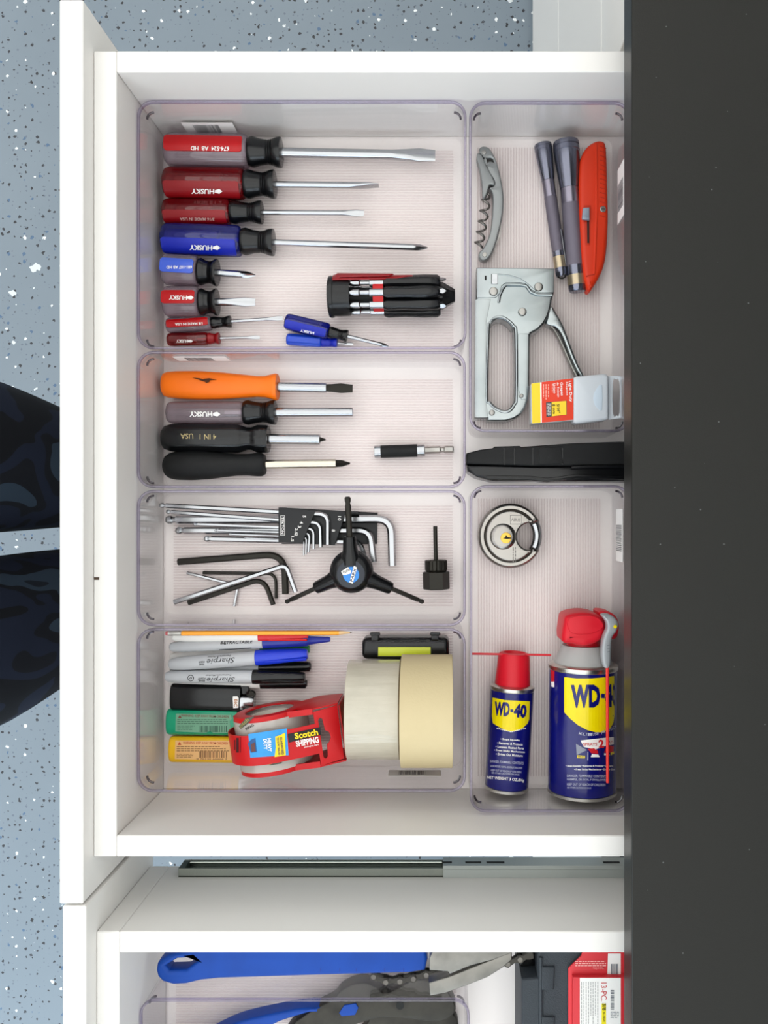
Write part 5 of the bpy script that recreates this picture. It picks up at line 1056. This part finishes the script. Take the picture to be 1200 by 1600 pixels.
for i, (p, q) in enumerate(zip(pts, pts[1:])): link(p, q, ZB+0.058, i)

DST = mat('forged_dark_steel', '#3f3d38', 0.5, metal=0.6, var=(45, '#2b2a27', 0.8), bump=(250, 0.3))
zt = ZB+0.030
t = thing('cable_cutter', 'dark steel bypass cutter with blue handles in the clear bin', 'cutter', (*Wp(600, 1580, ZB)[:2], ZB))
ub = obj('jaw', prism([P2(catmull([(520, 1562), (532, 1548), (552, 1538), (572, 1536), (590, 1544), (600, 1553), (620, 1545), (640, 1534), (662, 1531), (690, 1540), (706, 1560), (712, 1578), (700, 1592), (680, 1597), (650, 1594), (600, 1590), (560, 1600), (500, 1625), (440, 1640), (452, 1606), (490, 1578)], 3), zt)], ZB+0.012, zt, 0.0015), DST, t)
obj('lower_jaw', prism([P2(catmull([(578, 1568), (600, 1575), (660, 1572), (700, 1580), (716, 1600), (700, 1640), (600, 1660), (540, 1640), (576, 1596)], 3), ZB+0.011)], ZB+0.0005, ZB+0.0115, 0.001), DST, t)
obj('blue_insert', prism([P2([(530, 1582), (538, 1570), (556, 1567), (560, 1574), (555, 1585), (534, 1587)], zt)], zt-0.001, zt+0.0012, 0.0004), PBLUE, ub)
c_ = Wp(625, 1571, zt); obj('pivot_hole', prism([circ(c_.x, c_.y, 0.004, 24)], zt-0.001, zt+0.0004), SLOT, ub)
obj('handle', prism([P2(catmull([(500, 1577), (470, 1577), (430, 1584), (378, 1596), (340, 1612), (272, 1650), (252, 1670), (262, 1684), (300, 1670), (380, 1632), (425, 1603), (452, 1592)], 3), zt+0.003)], ZB+0.012, zt+0.003, 0.003, 3), PBLUE, t)
obj('handle', prism([P2(catmull([(575, 1632), (500, 1664), (400, 1688), (310, 1700), (285, 1712), (300, 1722), (400, 1712), (510, 1690), (585, 1664)], 3), ZB+0.016)], ZB+0.0006, ZB+0.016, 0.003, 3), PBLUE, t)

CASE = mat('case_black_textured', '#2e343a', 0.55, bump=(900, 0.9))
zt = ZB+0.072
t = thing('tool_case', 'black textured plastic tool case with molded latches', 'tool case', (*Wp(880, 1560, DB)[:2], DB))
bd = obj('lid', prism([P2([(840, 1490), (843, 1476), (1060, 1476), (1060, 1760), (815, 1760), (815, 1530), (840, 1528)], zt)], DB+0.0002, zt, 0.003, 3), CASE, t)
obj('hinge_recess', prism([P2([(814, 1478), (838, 1478), (838, 1527), (814, 1527)], zt-0.02)], DB+0.0002, zt-0.022, 0.002), BLACK, t)
obj('long_ridge', tube([Wp(845, y, zt) for y in (1495, 1600, 1740)], 0.0022, 8), CASE, bd)
for ya, yb in ((1511, 1547), (1589, 1625)): obj('latch', prism([P2([(846, ya), (867, ya), (865, yb), (846, yb)], zt+0.002)], zt-0.002, zt+0.0022, 0.0012), CASE, bd)
t = thing('socket_set_pack', 'red retail card with a white printed insert lying on the tool case', 'package', (*Wp(930, 1550, zt)[:2], zt+0.0028))
zp = zt+0.0045
cd = obj('backing_card', prism([P2([(888, 1513), (908, 1494), (912, 1482), (1030, 1482), (1030, 1700), (888, 1700)], zp)], zt+0.0028, zp, 0.0003), mat('card_red', '#cf2f38', 0.42), t)
text('Made in China', 935, 1513, 17, 2.6, 180, zp, mat('pale_pink_ink', '#f0b4b0', 0.5), cd); bars('fine_print', rows(899, 1501.5, 947, 1511.5, 3, 0.4, rnd=31), zp, mat('pale_pink_ink'), cd)
flat('price_label', [(950, 1490), (970, 1490), (970, 1525), (949, 1525)], zp, INKW, cd, lift=0.0002); bars('barcode', barcode(955, 1506, 967, 1522, n=8, rnd=33), zp, mat('slate_ink', '#5b6270', 0.5), cd, lift=0.0004)
zq = zp+0.006
ins = obj('insert_box', prism([P2([(895, 1527), (1020, 1527), (1020, 1690), (895, 1690)], zq)], zp+0.0001, zq, 0.0006), mat('card_red'), t)
flat('white_panel', [(906, 1528), (970, 1528), (970, 1680), (906, 1680)], zq, mat('paper_white', '#f0efec', 0.55), ins, lift=0.0002)
text('13-PC.', 943.5, 1550, 29, 9, 90, zq, INKR, ins, bold=0.0); flat('yellow_flash', [(940, 1568), (947, 1568), (947, 1660), (940, 1660)], zq, mat('flash_yellow', '#efe01c', 0.45), ins, lift=0.0003); text('3/8', 944, 1573.5, 11, 6, 90, zq, mat('olive_ink', '#4c4a12', 0.5), ins, lift=0.0006); text('IN. DRIVE', 943.6, 1589, 15, 3, 90, zq, mat('olive_ink'), ins, lift=0.0006)
bars('fine_print', rows(908, 1534, 937, 1600, 8, 0.32, True, 35), zq, mat('light_grey_ink', '#a5a5a4', 0.5), ins, lift=0.0004); bars('barcode', barcode(954, 1547, 959.5, 1579, True, n=18, rnd=36), zq, mat('slate_ink'), ins, lift=0.0004); bars('fine_print', rows(954, 1581, 967, 1592, 4, 0.4, rnd=37), zq, mat('slate_ink'), ins, lift=0.0004)

# ------------------------------------------------------------------ the person standing at the drawer (lower body in view)
def skin(name, verts, edges, radii, m, parent, root=0, sub=2):
    me = bpy.data.meshes.new(name); me.from_pydata(verts, edges, []); o = bpy.data.objects.new(name, me); C.objects.link(o)
    md = o.modifiers.new('skin', 'SKIN'); md.use_smooth_shade = True
    for i, r in enumerate(radii): me.skin_vertices[0].data[i].radius = r if isinstance(r, tuple) else (r, r)
    for d in me.skin_vertices[0].data: d.use_root = False
    me.skin_vertices[0].data[root].use_root = True
    s = o.modifiers.new('sub', 'SUBSURF'); s.levels = s.render_levels = sub
    dg = bpy.context.evaluated_depsgraph_get(); dg.update()
    m2 = bpy.data.meshes.new_from_object(o.evaluated_get(dg)); bpy.data.objects.remove(o)
    m2.materials.clear(); m2.shade_smooth()
    return obj(name, m2, m, parent)
camo_mat()
t = thing('person', 'person in dark navy camouflage trousers standing beside the open drawer', 'person', (-0.46, -0.035, 0.0))
V = [(-0.575, -0.035, 0.985), (-0.590, -0.035, 1.075), (-0.60, -0.035, 1.13)]; E = [(0, 1), (1, 2)]; RR = [(0.15, 0.12), (0.15, 0.11), (0.145, 0.11)]
for hip, path in (((-0.560, 0.070, 0.90), [((-0.470, 0.062, 0.70), 0.088), ((-0.432, 0.051, 0.60), 0.070), ((-0.405, 0.050, 0.50), 0.063), ((-0.440, 0.050, 0.28), 0.065), ((-0.475, 0.052, 0.09), 0.056)]),
                  ((-0.560, -0.145, 0.90), [((-0.470, -0.134, 0.70), 0.097), ((-0.432, -0.108, 0.60), 0.078), ((-0.403, -0.104, 0.50), 0.067), ((-0.440, -0.110, 0.28), 0.065), ((-0.475, -0.112, 0.09), 0.056)])):
    V.append(hip); RR.append((0.097, 0.10)); E.append((0, len(V)-1))
    for p_, r_ in path: V.append(p_); RR.append((r_, r_)); E.append((len(V)-2, len(V)-1))
tr = skin('trousers', V, E, RR, MAT['camo'], t)
SHOE = mat('shoe_black', '#1b1c20', 0.6); SOLE = mat('shoe_sole', '#c9c7c2', 0.6)
for y in (0.052, -0.112):
    sh = skin('shoe', [(-0.50, y, 0.052), (-0.485, y, 0.09), (-0.43, y, 0.05), (-0.37, y, 0.042), (-0.315, y, 0.036)], [(0, 1), (0, 2), (2, 3), (3, 4)], [(0.042, 0.038), (0.042, 0.042), (0.040, 0.036), (0.044, 0.030), (0.036, 0.022)], SHOE, t)
    so = [(-0.540, y), (-0.53, y+0.03), (-0.49, y+0.038), (-0.42, y+0.036), (-0.35, y+0.046), (-0.295, y+0.036), (-0.275, y), (-0.295, y-0.036), (-0.35, y-0.046), (-0.42, y-0.036), (-0.49, y-0.038), (-0.53, y-0.03)]
    obj('sole', prism([catmull(so, 3)], 0.001, 0.022, 0.003), SOLE, sh)
